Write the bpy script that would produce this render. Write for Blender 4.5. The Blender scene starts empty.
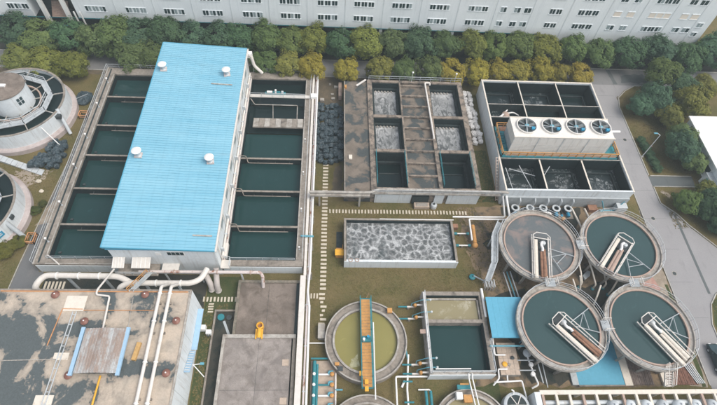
import bpy, math, random
from mathutils import Matrix, Vector
R_ = math.radians
random.seed(7)
scene = bpy.context.scene
COL = scene.collection

# ------------------------------------------------------------------ camera
cam_data = bpy.data.cameras.new('camera')
cam = bpy.data.objects.new('camera', cam_data)
COL.objects.link(cam)
cam_data.sensor_width = 36.0
cam_data.lens = 24.654
cam_data.clip_end = 3000
cam.matrix_world = Matrix(((0.99828671, -0.01552006, -0.05641598, 0.0),
                           (-0.01820623, 0.83392681, -0.55157466, 0.0),
                           (0.05560727, 0.55165678, 0.83221549, 70.0),
                           (0, 0, 0, 1)))
scene.camera = cam
scene.render.resolution_x, scene.render.resolution_y = 1024, 578

# ------------------------------------------------------------------ sky, sun, exposure
SUN_AZ, SUN_EL = 112.0, 58.0          # azimuth clockwise from +y (the far side of the picture)
world = bpy.data.worlds.new('World')
scene.world = world
world.use_nodes = True
wn = world.node_tree
bg = wn.nodes['Background']
sky = wn.nodes.new('ShaderNodeTexSky')
sky.sky_type = 'NISHITA'
sky.sun_disc = False
sky.sun_elevation = R_(SUN_EL)
sky.sun_rotation = R_(SUN_AZ)
sky.air_density = 1.0
sky.dust_density = 3.0
sky.ozone_density = 1.0
hs = wn.nodes.new('ShaderNodeHueSaturation')        # thin cloud: the sky's blue is mostly washed out
hs.inputs['Saturation'].default_value = 0.45
wn.links.new(sky.outputs['Color'], hs.inputs['Color'])
wn.links.new(hs.outputs['Color'], bg.inputs['Color'])
bg.inputs['Strength'].default_value = 0.15
sun_data = bpy.data.lights.new('sun', 'SUN')
sun_data.energy = 1.25
sun_data.angle = R_(40)
sun_data.color = (1.0, 0.94, 0.86)
sun = bpy.data.objects.new('sun', sun_data)
COL.objects.link(sun)
d_sun = Vector((math.sin(R_(SUN_AZ)) * math.cos(R_(SUN_EL)), math.cos(R_(SUN_AZ)) * math.cos(R_(SUN_EL)), math.sin(R_(SUN_EL))))
sun.rotation_euler = d_sun.to_track_quat('Z', 'Y').to_euler()
sun.location = d_sun * 200
vs = scene.view_settings
vs.view_transform = 'Standard'
vs.look = 'None'
vs.gamma = 1.0
vs.use_curve_mapping = False
vs.exposure = 0.60

# ------------------------------------------------------------------ materials
def lin(c):
    return tuple(((v / 255) / 12.92 if v / 255 <= 0.04045 else ((v / 255 + 0.055) / 1.055) ** 2.4) for v in c)

class NT:
    """small helper round a material's node tree; texture coordinates are world metres"""
    def __init__(s, name, rough=0.8, spec=0.3, metal=0.0):
        s.m = bpy.data.materials.new(name)
        s.m.use_nodes = True
        s.t = s.m.node_tree
        s.b = s.t.nodes['Principled BSDF']
        s.b.inputs['Roughness'].default_value = rough
        s.b.inputs['Specular IOR Level'].default_value = spec
        s.b.inputs['Metallic'].default_value = metal
        s.geo = s.t.nodes.new('ShaderNodeNewGeometry')
    def n(s, typ, **kw):
        nd = s.t.nodes.new(typ)
        for k, v in kw.items():
            if k in nd.inputs.keys():
                nd.inputs[k].default_value = v
            else:
                setattr(nd, k, v)
        return nd
    def link(s, a, b):
        s.t.links.new(a, b)
    def pos(s, scale=(1, 1, 1), loc=(0, 0, 0)):
        mp = s.n('ShaderNodeMapping')
        mp.inputs['Scale'].default_value = scale
        mp.inputs['Location'].default_value = loc
        s.link(s.geo.outputs['Position'], mp.inputs['Vector'])
        return mp.outputs['Vector']
    def noise(s, scale, detail=4, rough=0.6, vec=None, dist=0.0):
        nd = s.n('ShaderNodeTexNoise', Scale=scale, Detail=detail, Roughness=rough, Distortion=dist)
        s.link(vec if vec is not None else s.geo.outputs['Position'], nd.inputs['Vector'])
        return nd.outputs['Fac']
    def ramp(s, fac, stops):
        r = s.n('ShaderNodeValToRGB')
        e = r.color_ramp.elements
        while len(e) < len(stops):
            e.new(0.5)
        for i, (p, c) in enumerate(stops):
            e[i].position = p
            e[i].color = (c, c, c, 1) if isinstance(c, (int, float)) else (*c, 1)
        s.link(fac, r.inputs['Fac'])
        return r.outputs['Color']
    def mix(s, fac, a, b, blend='MIX'):
        m = s.n('ShaderNodeMix', data_type='RGBA', blend_type=blend)
        for sock, v in ((m.inputs[0], fac), (m.inputs[6], a), (m.inputs[7], b)):
            if isinstance(v, (int, float)):
                sock.default_value = v if sock == m.inputs[0] else (v, v, v, 1)
            elif isinstance(v, tuple):
                sock.default_value = (*v, 1)
            else:
                s.link(v, sock)
        return m.outputs[2]
    def color(s, c):
        if isinstance(c, tuple):
            s.b.inputs['Base Color'].default_value = (*c, 1)
        else:
            s.link(c, s.b.inputs['Base Color'])
    def bump(s, h, strength=0.4, dist=0.05):
        bp = s.n('ShaderNodeBump', Strength=strength, Distance=dist)
        s.link(h, bp.inputs['Height'])
        s.link(bp.outputs['Normal'], s.b.inputs['Normal'])

M = {}
def paint(name, c, rough=0.6, var=0.12, grime=None, gscale=0.6, gamt=(0.5, 0.7), spec=0.3, metal=0.0, bump=0.2, streak=None):
    """painted or cast surface: base tone, soft variation and stains with their own outline"""
    t = NT(name, rough, spec, metal)
    a = t.noise(2.3, 5, 0.65)
    col = t.mix(t.ramp(a, [(0.3, 0.0), (0.7, 1.0)]), tuple(v * (1 - var) for v in c), tuple(min(v * (1 + var), 1) for v in c))
    if grime:
        g = t.noise(gscale, 6, 0.7, dist=0.4)
        col = t.mix(t.ramp(g, [(gamt[0], 0.0), (gamt[1], 1.0)]), col, grime)
    if streak:
        sk = t.noise(1.0, 6, 0.7, t.pos((2.6, 2.6, 0.12)))
        col = t.mix(t.ramp(sk, [(0.53, 0.0), (0.72, 0.75)]), col, streak)
    t.color(col)
    if bump:
        t.bump(t.noise(14, 3, 0.6), bump, 0.02)
    M[name] = t.m
    return t.m

paint('concrete', (0.27, 0.237, 0.200), 0.9, 0.22, (0.105, 0.093, 0.078), 0.5, (0.5, 0.72))
paint('concrete_pale', (0.41, 0.385, 0.345), 0.9, 0.18, (0.20, 0.17, 0.14), 0.7, (0.46, 0.7), streak=(0.24, 0.21, 0.18))
paint('concrete_brown', (0.27, 0.22, 0.175), 0.9, 0.25, (0.085, 0.075, 0.065), 0.8, (0.46, 0.62))
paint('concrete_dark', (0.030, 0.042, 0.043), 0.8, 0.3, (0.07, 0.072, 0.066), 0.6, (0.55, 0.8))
paint('concrete_wet', (0.022, 0.033, 0.034), 0.85, 0.3, spec=0.1)
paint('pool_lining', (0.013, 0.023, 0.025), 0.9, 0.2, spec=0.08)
paint('painted_glare', (0.40, 0.385, 0.24), 0.6, 0.2, (0.25, 0.225, 0.09), 1.2, (0.45, 0.6))  # tone of the glare painted on the yellow tank's water
paint('white_wall', (0.66, 0.70, 0.71), 0.7, 0.05, (0.50, 0.53, 0.54), 0.35, (0.55, 0.8), streak=(0.44, 0.43, 0.40))
paint('factory_wall', (0.79, 0.825, 0.83), 0.7, 0.02, (0.71, 0.75, 0.76), 0.12, (0.45, 0.75), streak=(0.63, 0.67, 0.68))
paint('white_paint', (0.66, 0.62, 0.565), 0.5, 0.08, (0.42, 0.36, 0.30), 0.8, (0.6, 0.8))
paint('white_clean', (0.78, 0.77, 0.74), 0.5, 0.04)
paint('cream', (0.68, 0.62, 0.53), 0.6, 0.08, (0.45, 0.36, 0.27), 1.2, (0.58, 0.75))
paint('tower_panel', (0.72, 0.69, 0.635), 0.55, 0.05, (0.56, 0.50, 0.43), 0.8, (0.58, 0.8), streak=(0.50, 0.44, 0.37))
paint('rust_pipe', (0.60, 0.53, 0.50), 0.7, 0.1, (0.28, 0.13, 0.08), 0.5, (0.56, 0.64))
paint('plinth_pink', (0.46, 0.40, 0.38), 0.85, 0.1, (0.36, 0.29, 0.27), 0.4, (0.45, 0.7))
paint('rust', (0.30, 0.165, 0.105), 0.85, 0.25, (0.16, 0.08, 0.05), 1.5, (0.5, 0.7))
paint('rust_pale', (0.42, 0.31, 0.25), 0.85, 0.15)
paint('grey_metal', (0.40, 0.43, 0.44), 0.5, 0.1, (0.25, 0.26, 0.26), 1.0, (0.55, 0.75), spec=0.5)
paint('galvanised', (0.50, 0.53, 0.54), 0.45, 0.1, (0.36, 0.33, 0.30), 0.9, (0.55, 0.75), spec=0.5)
paint('fan_blade', (0.13, 0.15, 0.155), 0.5, 0.15)
paint('dark_metal', (0.05, 0.06, 0.062), 0.6, 0.2)
paint('teal_paint', (0.03, 0.20, 0.23), 0.5, 0.15, (0.08, 0.12, 0.12), 1.5, (0.55, 0.75))
paint('cyan_paint', (0.12, 0.33, 0.40), 0.5, 0.1)
paint('blue_sheet', (0.10, 0.345, 0.475), 0.55, 0.06)
paint('blue_trim', (0.09, 0.34, 0.47), 0.5, 0.06)
paint('pale_blue', (0.32, 0.48, 0.62), 0.55, 0.08)
paint('motor_blue', (0.03, 0.26, 0.42), 0.5, 0.15)
paint('orange', (0.52, 0.265, 0.085), 0.7, 0.15, (0.34, 0.19, 0.09), 1.6, (0.55, 0.75))
paint('yellow', (0.72, 0.38, 0.04), 0.55, 0.1)
paint('wood_plank', (0.50, 0.31, 0.12), 0.8, 0.15)
paint('orange_line', (0.55, 0.27, 0.12), 0.8, 0.15)
paint('red_dome', (0.20, 0.085, 0.06), 0.45, 0.2, spec=0.5)
paint('black_bag', (0.035, 0.055, 0.065), 0.45, 0.35, (0.10, 0.13, 0.14), 1.8, (0.55, 0.7), spec=0.5)
paint('white_bag', (0.66, 0.65, 0.63), 0.7, 0.08, (0.45, 0.43, 0.41), 1.2, (0.55, 0.75))
paint('glass_dark', (0.02, 0.045, 0.05), 0.15, 0.2, spec=0.6, bump=0)
paint('glass_pale', (0.30, 0.36, 0.37), 0.25, 0.15, spec=0.6, bump=0)
paint('blind_cream', (0.78, 0.70, 0.60), 0.6, 0.05, bump=0)
paint('tan_tile', (0.48, 0.385, 0.305), 0.85, 0.12, (0.34, 0.27, 0.21), 1.0, (0.5, 0.7))
paint('stone_pale', (0.56, 0.50, 0.40), 0.9, 0.12, (0.30, 0.27, 0.2), 1.5, (0.55, 0.8))
paint('kerb_stone', (0.40, 0.385, 0.35), 0.9, 0.15, (0.25, 0.23, 0.2), 0.8, (0.55, 0.75))
paint('red_paving', (0.40, 0.23, 0.19), 0.9, 0.15, (0.45, 0.36, 0.29), 0.6, (0.5, 0.7))
paint('deck_brown', (0.17, 0.085, 0.06), 0.85, 0.35, (0.28, 0.20, 0.17), 1.2, (0.55, 0.75))
paint('deck_grey', (0.15, 0.115, 0.10), 0.85, 0.35, (0.24, 0.20, 0.18), 1.2, (0.5, 0.7))
paint('bark', (0.07, 0.055, 0.04), 0.95, 0.3)
paint('duct_grey', (0.44, 0.40, 0.37), 0.7, 0.1)
paint('moss_kerb', (0.22, 0.19, 0.15), 0.95, 0.25, (0.12, 0.115, 0.09), 0.9, (0.45, 0.65))

def m_grass():
    t = NT('grass', 0.95, 0.1)
    n1 = t.noise(0.16, 6, 0.65)
    n2 = t.noise(1.4, 6, 0.75)
    n3 = t.noise(9.0, 3, 0.7)
    c = t.mix(t.ramp(n1, [(0.38, 0.0), (0.62, 1.0)]), (0.118, 0.110, 0.036), (0.21, 0.155, 0.07))
    c = t.mix(t.ramp(n2, [(0.48, 0.0), (0.72, 0.75)]), c, (0.215, 0.16, 0.085))
    c = t.mix(t.ramp(t.noise(4.0, 6, 0.8), [(0.45, 0.0), (0.7, 0.55)]), c, (0.26, 0.205, 0.11))
    c = t.mix(t.ramp(n3, [(0.3, 0.75), (0.62, 0.0)]), c, (0.05, 0.055, 0.022))
    t.color(c)
    t.bump(n3, 0.7, 0.1)
    M['grass'] = t.m
m_grass()
def m_lawn():
    t = NT('lawn', 0.95, 0.1)
    n2 = t.noise(0.8, 5, 0.7)
    n3 = t.noise(9.0, 3, 0.7)
    c = t.mix(t.ramp(n2, [(0.4, 0.0), (0.68, 1.0)]), (0.065, 0.085, 0.032), (0.105, 0.105, 0.048))
    c = t.mix(t.ramp(n3, [(0.3, 0.6), (0.6, 0.0)]), c, (0.02, 0.033, 0.012))
    t.color(c)
    t.bump(n3, 0.7, 0.1)
    M['lawn'] = t.m
m_lawn()
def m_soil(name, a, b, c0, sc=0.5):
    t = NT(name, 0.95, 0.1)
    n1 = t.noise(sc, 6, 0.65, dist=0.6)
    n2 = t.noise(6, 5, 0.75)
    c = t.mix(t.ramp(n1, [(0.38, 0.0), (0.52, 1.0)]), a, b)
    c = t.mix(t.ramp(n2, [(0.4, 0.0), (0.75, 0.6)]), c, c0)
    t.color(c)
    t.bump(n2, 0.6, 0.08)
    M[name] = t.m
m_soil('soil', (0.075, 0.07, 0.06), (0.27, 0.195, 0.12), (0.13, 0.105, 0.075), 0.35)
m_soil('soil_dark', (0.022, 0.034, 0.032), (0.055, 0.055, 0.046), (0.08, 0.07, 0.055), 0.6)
m_soil('gravel_tan', (0.36, 0.30, 0.235), (0.26, 0.215, 0.165), (0.40, 0.34, 0.27), 0.6)
m_soil('dirt', (0.15, 0.115, 0.075), (0.10, 0.085, 0.06), (0.20, 0.16, 0.115), 0.5)
def m_road(name, a, b, dark):
    t = NT(name, 0.85, 0.25)
    n1 = t.noise(0.25, 6, 0.65)
    n2 = t.noise(7, 5, 0.7)
    n3 = t.noise(0.7, 6, 0.7, t.pos((1.0, 0.25, 1.0)))
    c = t.mix(n1, a, b)
    c = t.mix(t.ramp(n3, [(0.55, 0.0), (0.75, 0.6)]), c, dark)
    c = t.mix(t.ramp(n2, [(0.35, 0.25), (0.6, 0.0)]), c, dark)
    t.color(c)
    t.bump(n2, 0.3, 0.02)
    M[name] = t.m
m_road('road_concrete', (0.26, 0.252, 0.255), (0.345, 0.335, 0.33), (0.19, 0.185, 0.185))
m_road('road_grey', (0.17, 0.17, 0.17), (0.25, 0.245, 0.24), (0.10, 0.105, 0.105))
m_road('lane_asphalt', (0.10, 0.11, 0.115), (0.17, 0.17, 0.17), (0.25, 0.23, 0.21))
m_road('wet_patch', (0.10, 0.115, 0.115), (0.14, 0.15, 0.15), (0.08, 0.09, 0.09))

def m_slab(name, a, b, dark):
    t = NT(name, 0.92, 0.2)
    n1 = t.noise(0.33, 6, 0.6, None, 0.7)
    n2 = t.noise(9, 4, 0.7)
    n3 = t.noise(0.8, 7, 0.7, t.pos((1, 1, 1), (5, 2, 0)), 0.5)
    c = t.mix(t.ramp(n1, [(0.36, 0.0), (0.62, 1.0)]), a, b)
    c = t.mix(t.ramp(n3, [(0.48, 0.0), (0.72, 0.85)]), c, dark)
    c = t.mix(t.ramp(n2, [(0.35, 0.4), (0.6, 0.0)]), c, dark)
    t.color(c)
    t.bump(n2, 0.3, 0.02)
    M[name] = t.m
m_slab('slab_grey', (0.21, 0.187, 0.172), (0.36, 0.32, 0.29), (0.15, 0.128, 0.11))
m_slab('slab_brown', (0.15, 0.125, 0.105), (0.27, 0.225, 0.19), (0.10, 0.08, 0.062))
def m_stained(name, pale, dark, sc, thr, edge=0.02, pale2=None):
    """two-tone stained flat roof: pale cement with dark patches of standing damp"""
    t = NT(name, 0.9, 0.2)
    n1 = t.noise(sc, 5, 0.55, dist=0.5)
    n2 = t.noise(5, 5, 0.7)
    n0 = t.noise(0.5, 4, 0.6, t.pos((1, 1, 1), (17, 5, 3)))
    p = t.mix(t.ramp(n0, [(0.42, 0.0), (0.65, 1.0)]), pale, pale2 or tuple(v * 0.72 for v in pale))
    p = t.mix(t.ramp(n2, [(0.35, 0.35), (0.62, 0.0)]), p, tuple(v * 0.55 for v in pale))
    d = t.mix(t.ramp(n2, [(0.35, 0.0), (0.7, 0.5)]), dark, tuple(v * 1.7 for v in dark))
    halo = t.mix(0.5, tuple(v * 0.5 for v in pale), dark)
    wob = t.noise(sc * 7, 6, 0.75)
    nn = t.n('ShaderNodeMath', operation='MULTIPLY_ADD')
    t.link(wob, nn.inputs[0]); nn.inputs[1].default_value = 0.16
    t.link(n1, nn.inputs[2])
    th = thr + 0.08
    p = t.mix(t.ramp(nn.outputs[0], [(th - 0.09, 0.0), (th - 0.015, 0.5)]), p, halo)
    t.color(t.mix(t.ramp(nn.outputs[0], [(th - edge, 0.0), (th + edge, 1.0)]), p, d))
    t.bump(n2, 0.3, 0.03)
    M[name] = t.m
m_stained('roof_stained', (0.53, 0.445, 0.355), (0.08, 0.093, 0.094), 0.20, 0.565, 0.012, (0.42, 0.365, 0.30))
m_stained('apron_stained', (0.215, 0.18, 0.145), (0.06, 0.068, 0.068), 0.42, 0.53, 0.02)

def m_blue_roof():
    t = NT('roof_blue', 0.42, 0.4)
    n1 = t.noise(0.35, 4, 0.6, t.pos((0.25, 1.6, 1)))
    n2 = t.noise(3, 5, 0.7, t.pos((0.3, 3, 1)))
    c = t.mix(t.ramp(n1, [(0.35, 0.0), (0.7, 1.0)]), (0.185, 0.43, 0.55), (0.245, 0.49, 0.60))
    c = t.mix(t.ramp(n2, [(0.5, 0.0), (0.8, 0.4)]), c, (0.32, 0.55, 0.64))
    oi = t.n('ShaderNodeObjectInfo')
    c = t.mix(t.ramp(oi.outputs['Random'], [(0.0, 0.0), (1.0, 0.30)]), c, (0.27, 0.49, 0.58))
    n3 = t.noise(0.5, 6, 0.7, t.pos((0.35, 2.2, 1), (3, 8, 0)))
    c = t.mix(t.ramp(n3, [(0.56, 0.0), (0.78, 0.35)]), c, (0.22, 0.33, 0.37))
    wv = t.n('ShaderNodeTexWave', wave_type='BANDS', bands_direction='X', Scale=0.21)
    t.link(t.geo.outputs['Position'], wv.inputs['Vector'])
    c = t.mix(t.ramp(wv.outputs['Fac'], [(0.90, 0.0), (1.0, 0.10)]), c, (0.12, 0.28, 0.36))
    t.color(c)
    M['roof_blue'] = t.m
m_blue_roof()
def m_rusty_sheet():
    t = NT('rusty_sheet', 0.75, 0.3)
    n1 = t.noise(0.8, 5, 0.7, t.pos((1.2, 0.45, 1)))
    n2 = t.noise(4, 5, 0.7)
    c = t.mix(t.ramp(n1, [(0.44, 0.0), (0.58, 1.0)]), (0.34, 0.275, 0.235), (0.46, 0.48, 0.48))
    c = t.mix(t.ramp(n2, [(0.45, 0.0), (0.7, 0.6)]), c, (0.27, 0.205, 0.165))
    oi = t.n('ShaderNodeObjectInfo')
    c = t.mix(t.ramp(oi.outputs['Random'], [(0.0, 0.0), (0.45, 0.1), (1.0, 0.6)]), c, (0.22, 0.155, 0.12))
    t.color(c)
    M['rusty_sheet'] = t.m
m_rusty_sheet()

def m_water(name, c1, c2, rough=0.07, bump=0.06, bscale=2.2, sc=0.4):
    t = NT(name, rough, 0.5)
    t.b.inputs['IOR'].default_value = 1.33
    scum = t.noise(0.55, 7, 0.7, t.pos((1, 0.5, 1)), 1.5)
    c = t.mix(t.noise(sc, 4, 0.6), c1, c2)
    t.color(t.mix(t.ramp(scum, [(0.60, 0.0), (0.80, 0.35)]), c, tuple(v * 2.6 + 0.01 for v in c2)))
    t.bump(t.noise(bscale, 3, 0.6), bump, 0.05)
    M[name] = t.m
m_water('water_teal', (0.011, 0.039, 0.039), (0.015, 0.047, 0.046))
m_water('water_clarifier', (0.031, 0.064, 0.066), (0.038, 0.074, 0.075), 0.12)
m_water('water_black', (0.006, 0.015, 0.016), (0.010, 0.022, 0.022))
m_water('water_yellow', (0.215, 0.195, 0.062), (0.27, 0.24, 0.088), 0.12, 0.08, 1.5, 0.3)
m_water('water_olive', (0.24, 0.21, 0.115), (0.30, 0.26, 0.145), 0.12, 0.08, 1.5, 0.5)
def m_sludge():
    t = NT('water_sludge', 0.25, 0.5)
    n = t.noise(0.35, 5, 0.6, dist=0.8)
    n2 = t.noise(3, 5, 0.7)
    c = t.mix(t.ramp(n, [(0.5, 0.0), (0.66, 1.0)]), (0.105, 0.12, 0.122), (0.22, 0.175, 0.155))
    t.color(t.mix(t.ramp(n2, [(0.4, 0.0), (0.7, 0.3)]), c, (0.16, 0.155, 0.15)))
    M['water_sludge'] = t.m
m_sludge()
def m_foam_cells():
    """aerated liquor: bubbling cells ringed by white foam"""
    t = NT('water_foam_cells', 0.35, 0.4)
    wob = t.n('ShaderNodeTexNoise', Scale=1.3, Detail=6, Roughness=0.75)
    t.link(t.geo.outputs['Position'], wob.inputs['Vector'])
    add = t.n('ShaderNodeMixRGB', blend_type='ADD', Fac=1.0)
    t.link(t.geo.outputs['Position'], add.inputs[1])
    sca = t.n('ShaderNodeMixRGB', blend_type='MULTIPLY', Fac=1.0)
    sca.inputs[2].default_value = (1.25, 1.25, 0, 1)
    t.link(wob.outputs['Color'], sca.inputs[1])
    t.link(sca.outputs[0], add.inputs[2])
    v = t.n('ShaderNodeTexVoronoi', feature='DISTANCE_TO_EDGE', Scale=1.0, Randomness=1.0)
    t.link(add.outputs[0], v.inputs['Vector'])
    v2 = t.n('ShaderNodeTexVoronoi', feature='DISTANCE_TO_EDGE', Scale=1.9, Randomness=1.0)
    t.link(add.outputs[0], v2.inputs['Vector'])
    n = t.noise(3.0, 6, 0.75, dist=1.2)
    n1 = t.noise(0.45, 3, 0.6)
    thick = t.noise(0.8, 4, 0.6, t.pos((1, 1, 1), (9, 4, 0)))
    fine = t.noise(7.0, 5, 0.8)
    web = t.ramp(v.outputs['Distance'], [(0.0, 1.0), (0.05, 0.55), (0.22, 0.0)])
    web2 = t.ramp(v2.outputs['Distance'], [(0.0, 0.5), (0.16, 0.0)])
    base = t.mix(t.ramp(n, [(0.3, 0.0), (0.72, 1.0)]), (0.026, 0.036, 0.037), (0.115, 0.118, 0.115))
    base = t.mix(t.ramp(fine, [(0.45, 0.0), (0.75, 0.4)]), base, (0.28, 0.28, 0.275))
    c = t.mix(t.mix(t.ramp(n, [(0.42, 0.0), (0.6, 1.0)]), 0.0, web2), base, (0.40, 0.40, 0.39))
    k = t.mix(t.ramp(thick, [(0.32, 0.12), (0.62, 1.0)]), 0.0, web)
    k = t.mix(t.ramp(fine, [(0.3, 0.75), (0.55, 0.0)]), k, 0.0)
    c = t.mix(k, c, (0.70, 0.71, 0.70))
    c = t.mix(t.ramp(n1, [(0.30, 0.7), (0.46, 0.0)]), c, (0.045, 0.06, 0.062))
    t.color(c)
    t.bump(n, 0.6, 0.08)
    M['water_foam_cells'] = t.m
m_foam_cells()
def m_foam_jets(name, base, lo, hi, strx, foam=(0.62, 0.63, 0.62), dist=1.6, stops=((0.44, 0.0), (0.54, 0.9), (0.60, 0.35), (0.72, 1.0)), weir=False):
    """dark liquor with drawn-out streaks of white foam"""
    t = NT(name, 0.3, 0.5)
    n = t.noise(1.0, 7, 0.68, t.pos(strx), dist)
    n2 = t.noise(0.33, 4, 0.6, None, 0.8)
    k = t.mix(t.ramp(n2, [(lo, 0.0), (hi, 1.0)]), (0.0, 0.0, 0.0), t.ramp(n, list(stops)))
    if weir:
        tc = t.n('ShaderNodeTexCoord')
        sp = t.n('ShaderNodeSeparateXYZ')
        t.link(tc.outputs['Object'], sp.inputs[0])
        ad = t.n('ShaderNodeMath', operation='MULTIPLY_ADD')
        t.link(t.noise(0.7, 5, 0.65, None, 1.0), ad.inputs[0])
        ad.inputs[1].default_value = 7.0
        t.link(sp.outputs['Y'], ad.inputs[2])
        g = t.n('ShaderNodeMapRange')
        g.inputs['From Min'].default_value = 2.2
        g.inputs['From Max'].default_value = 6.6
        t.link(ad.outputs[0], g.inputs['Value'])
        k = t.mix(t.ramp(g.outputs[0], [(0.0, 0.0), (0.6, 0.35), (1.0, 1.0)]), t.mix(0.55, (0.0, 0.0, 0.0), k), t.mix(0.3, k, 1.0))
    t.color(t.mix(k, base, foam))
    t.bump(n, 0.3, 0.06)
    M[name] = t.m
m_foam_jets('water_foam_streaks', (0.008, 0.018, 0.020), 0.47, 0.58, (0.8, 0.8, 1), (0.60, 0.63, 0.63), 2.2, [(0.50, 0.0), (0.535, 0.9), (0.56, 0.0), (0.66, 0.0), (0.72, 0.8)])
m_foam_jets('water_foam_heavy', (0.085, 0.092, 0.09), 0.3, 0.55, (1.2, 0.5, 1), (0.66, 0.66, 0.65), 1.0, weir=True)
m_foam_jets('water_froth_thin', (0.25, 0.215, 0.115), 0.50, 0.66, (1.3, 1.3, 1), (0.52, 0.49, 0.40))

def m_leaf():
    t = NT('leaf', 0.7, 0.25)
    oi = t.n('ShaderNodeObjectInfo')
    n = t.noise(1.1, 4, 0.7)
    c = t.mix(t.ramp(n, [(0.35, 0.0), (0.7, 1.0)]), (0.62, 0.66, 0.7), (1.35, 1.3, 1.15))
    t.color(t.mix(1.0, oi.outputs['Color'], c, 'MULTIPLY'))
    t.b.inputs['Transmission Weight'].default_value = 0.0
    tr = t.n('ShaderNodeBsdfTranslucent')
    t.link(t.mix(1.0, oi.outputs['Color'], (1.3, 1.4, 0.8), 'MULTIPLY'), tr.inputs['Color'])
    ms = t.n('ShaderNodeMixShader')
    ms.inputs[0].default_value = 0.35
    out = t.t.nodes['Material Output']
    t.link(t.b.outputs[0], ms.inputs[1])
    t.link(tr.outputs[0], ms.inputs[2])
    t.link(ms.outputs[0], out.inputs['Surface'])
    M['leaf'] = t.m
m_leaf()

# ------------------------------------------------------------------ mesh helpers
ORI = {}
def fillet(path, rad, n=5):
    P = [Vector(p) for p in path]
    out = [P[0]]
    for i in range(1, len(P) - 1):
        a, b, c = P[i - 1], P[i], P[i + 1]
        u, v = (a - b), (c - b)
        r = min(rad, u.length * 0.45, v.length * 0.45)
        u.normalize(); v.normalize()
        s, e = b + u * r, b + v * r
        for k in range(n + 1):
            t = k / n
            out.append(s.lerp(b, t).lerp(b.lerp(e, t), t))
    out.append(P[-1])
    return out

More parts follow.
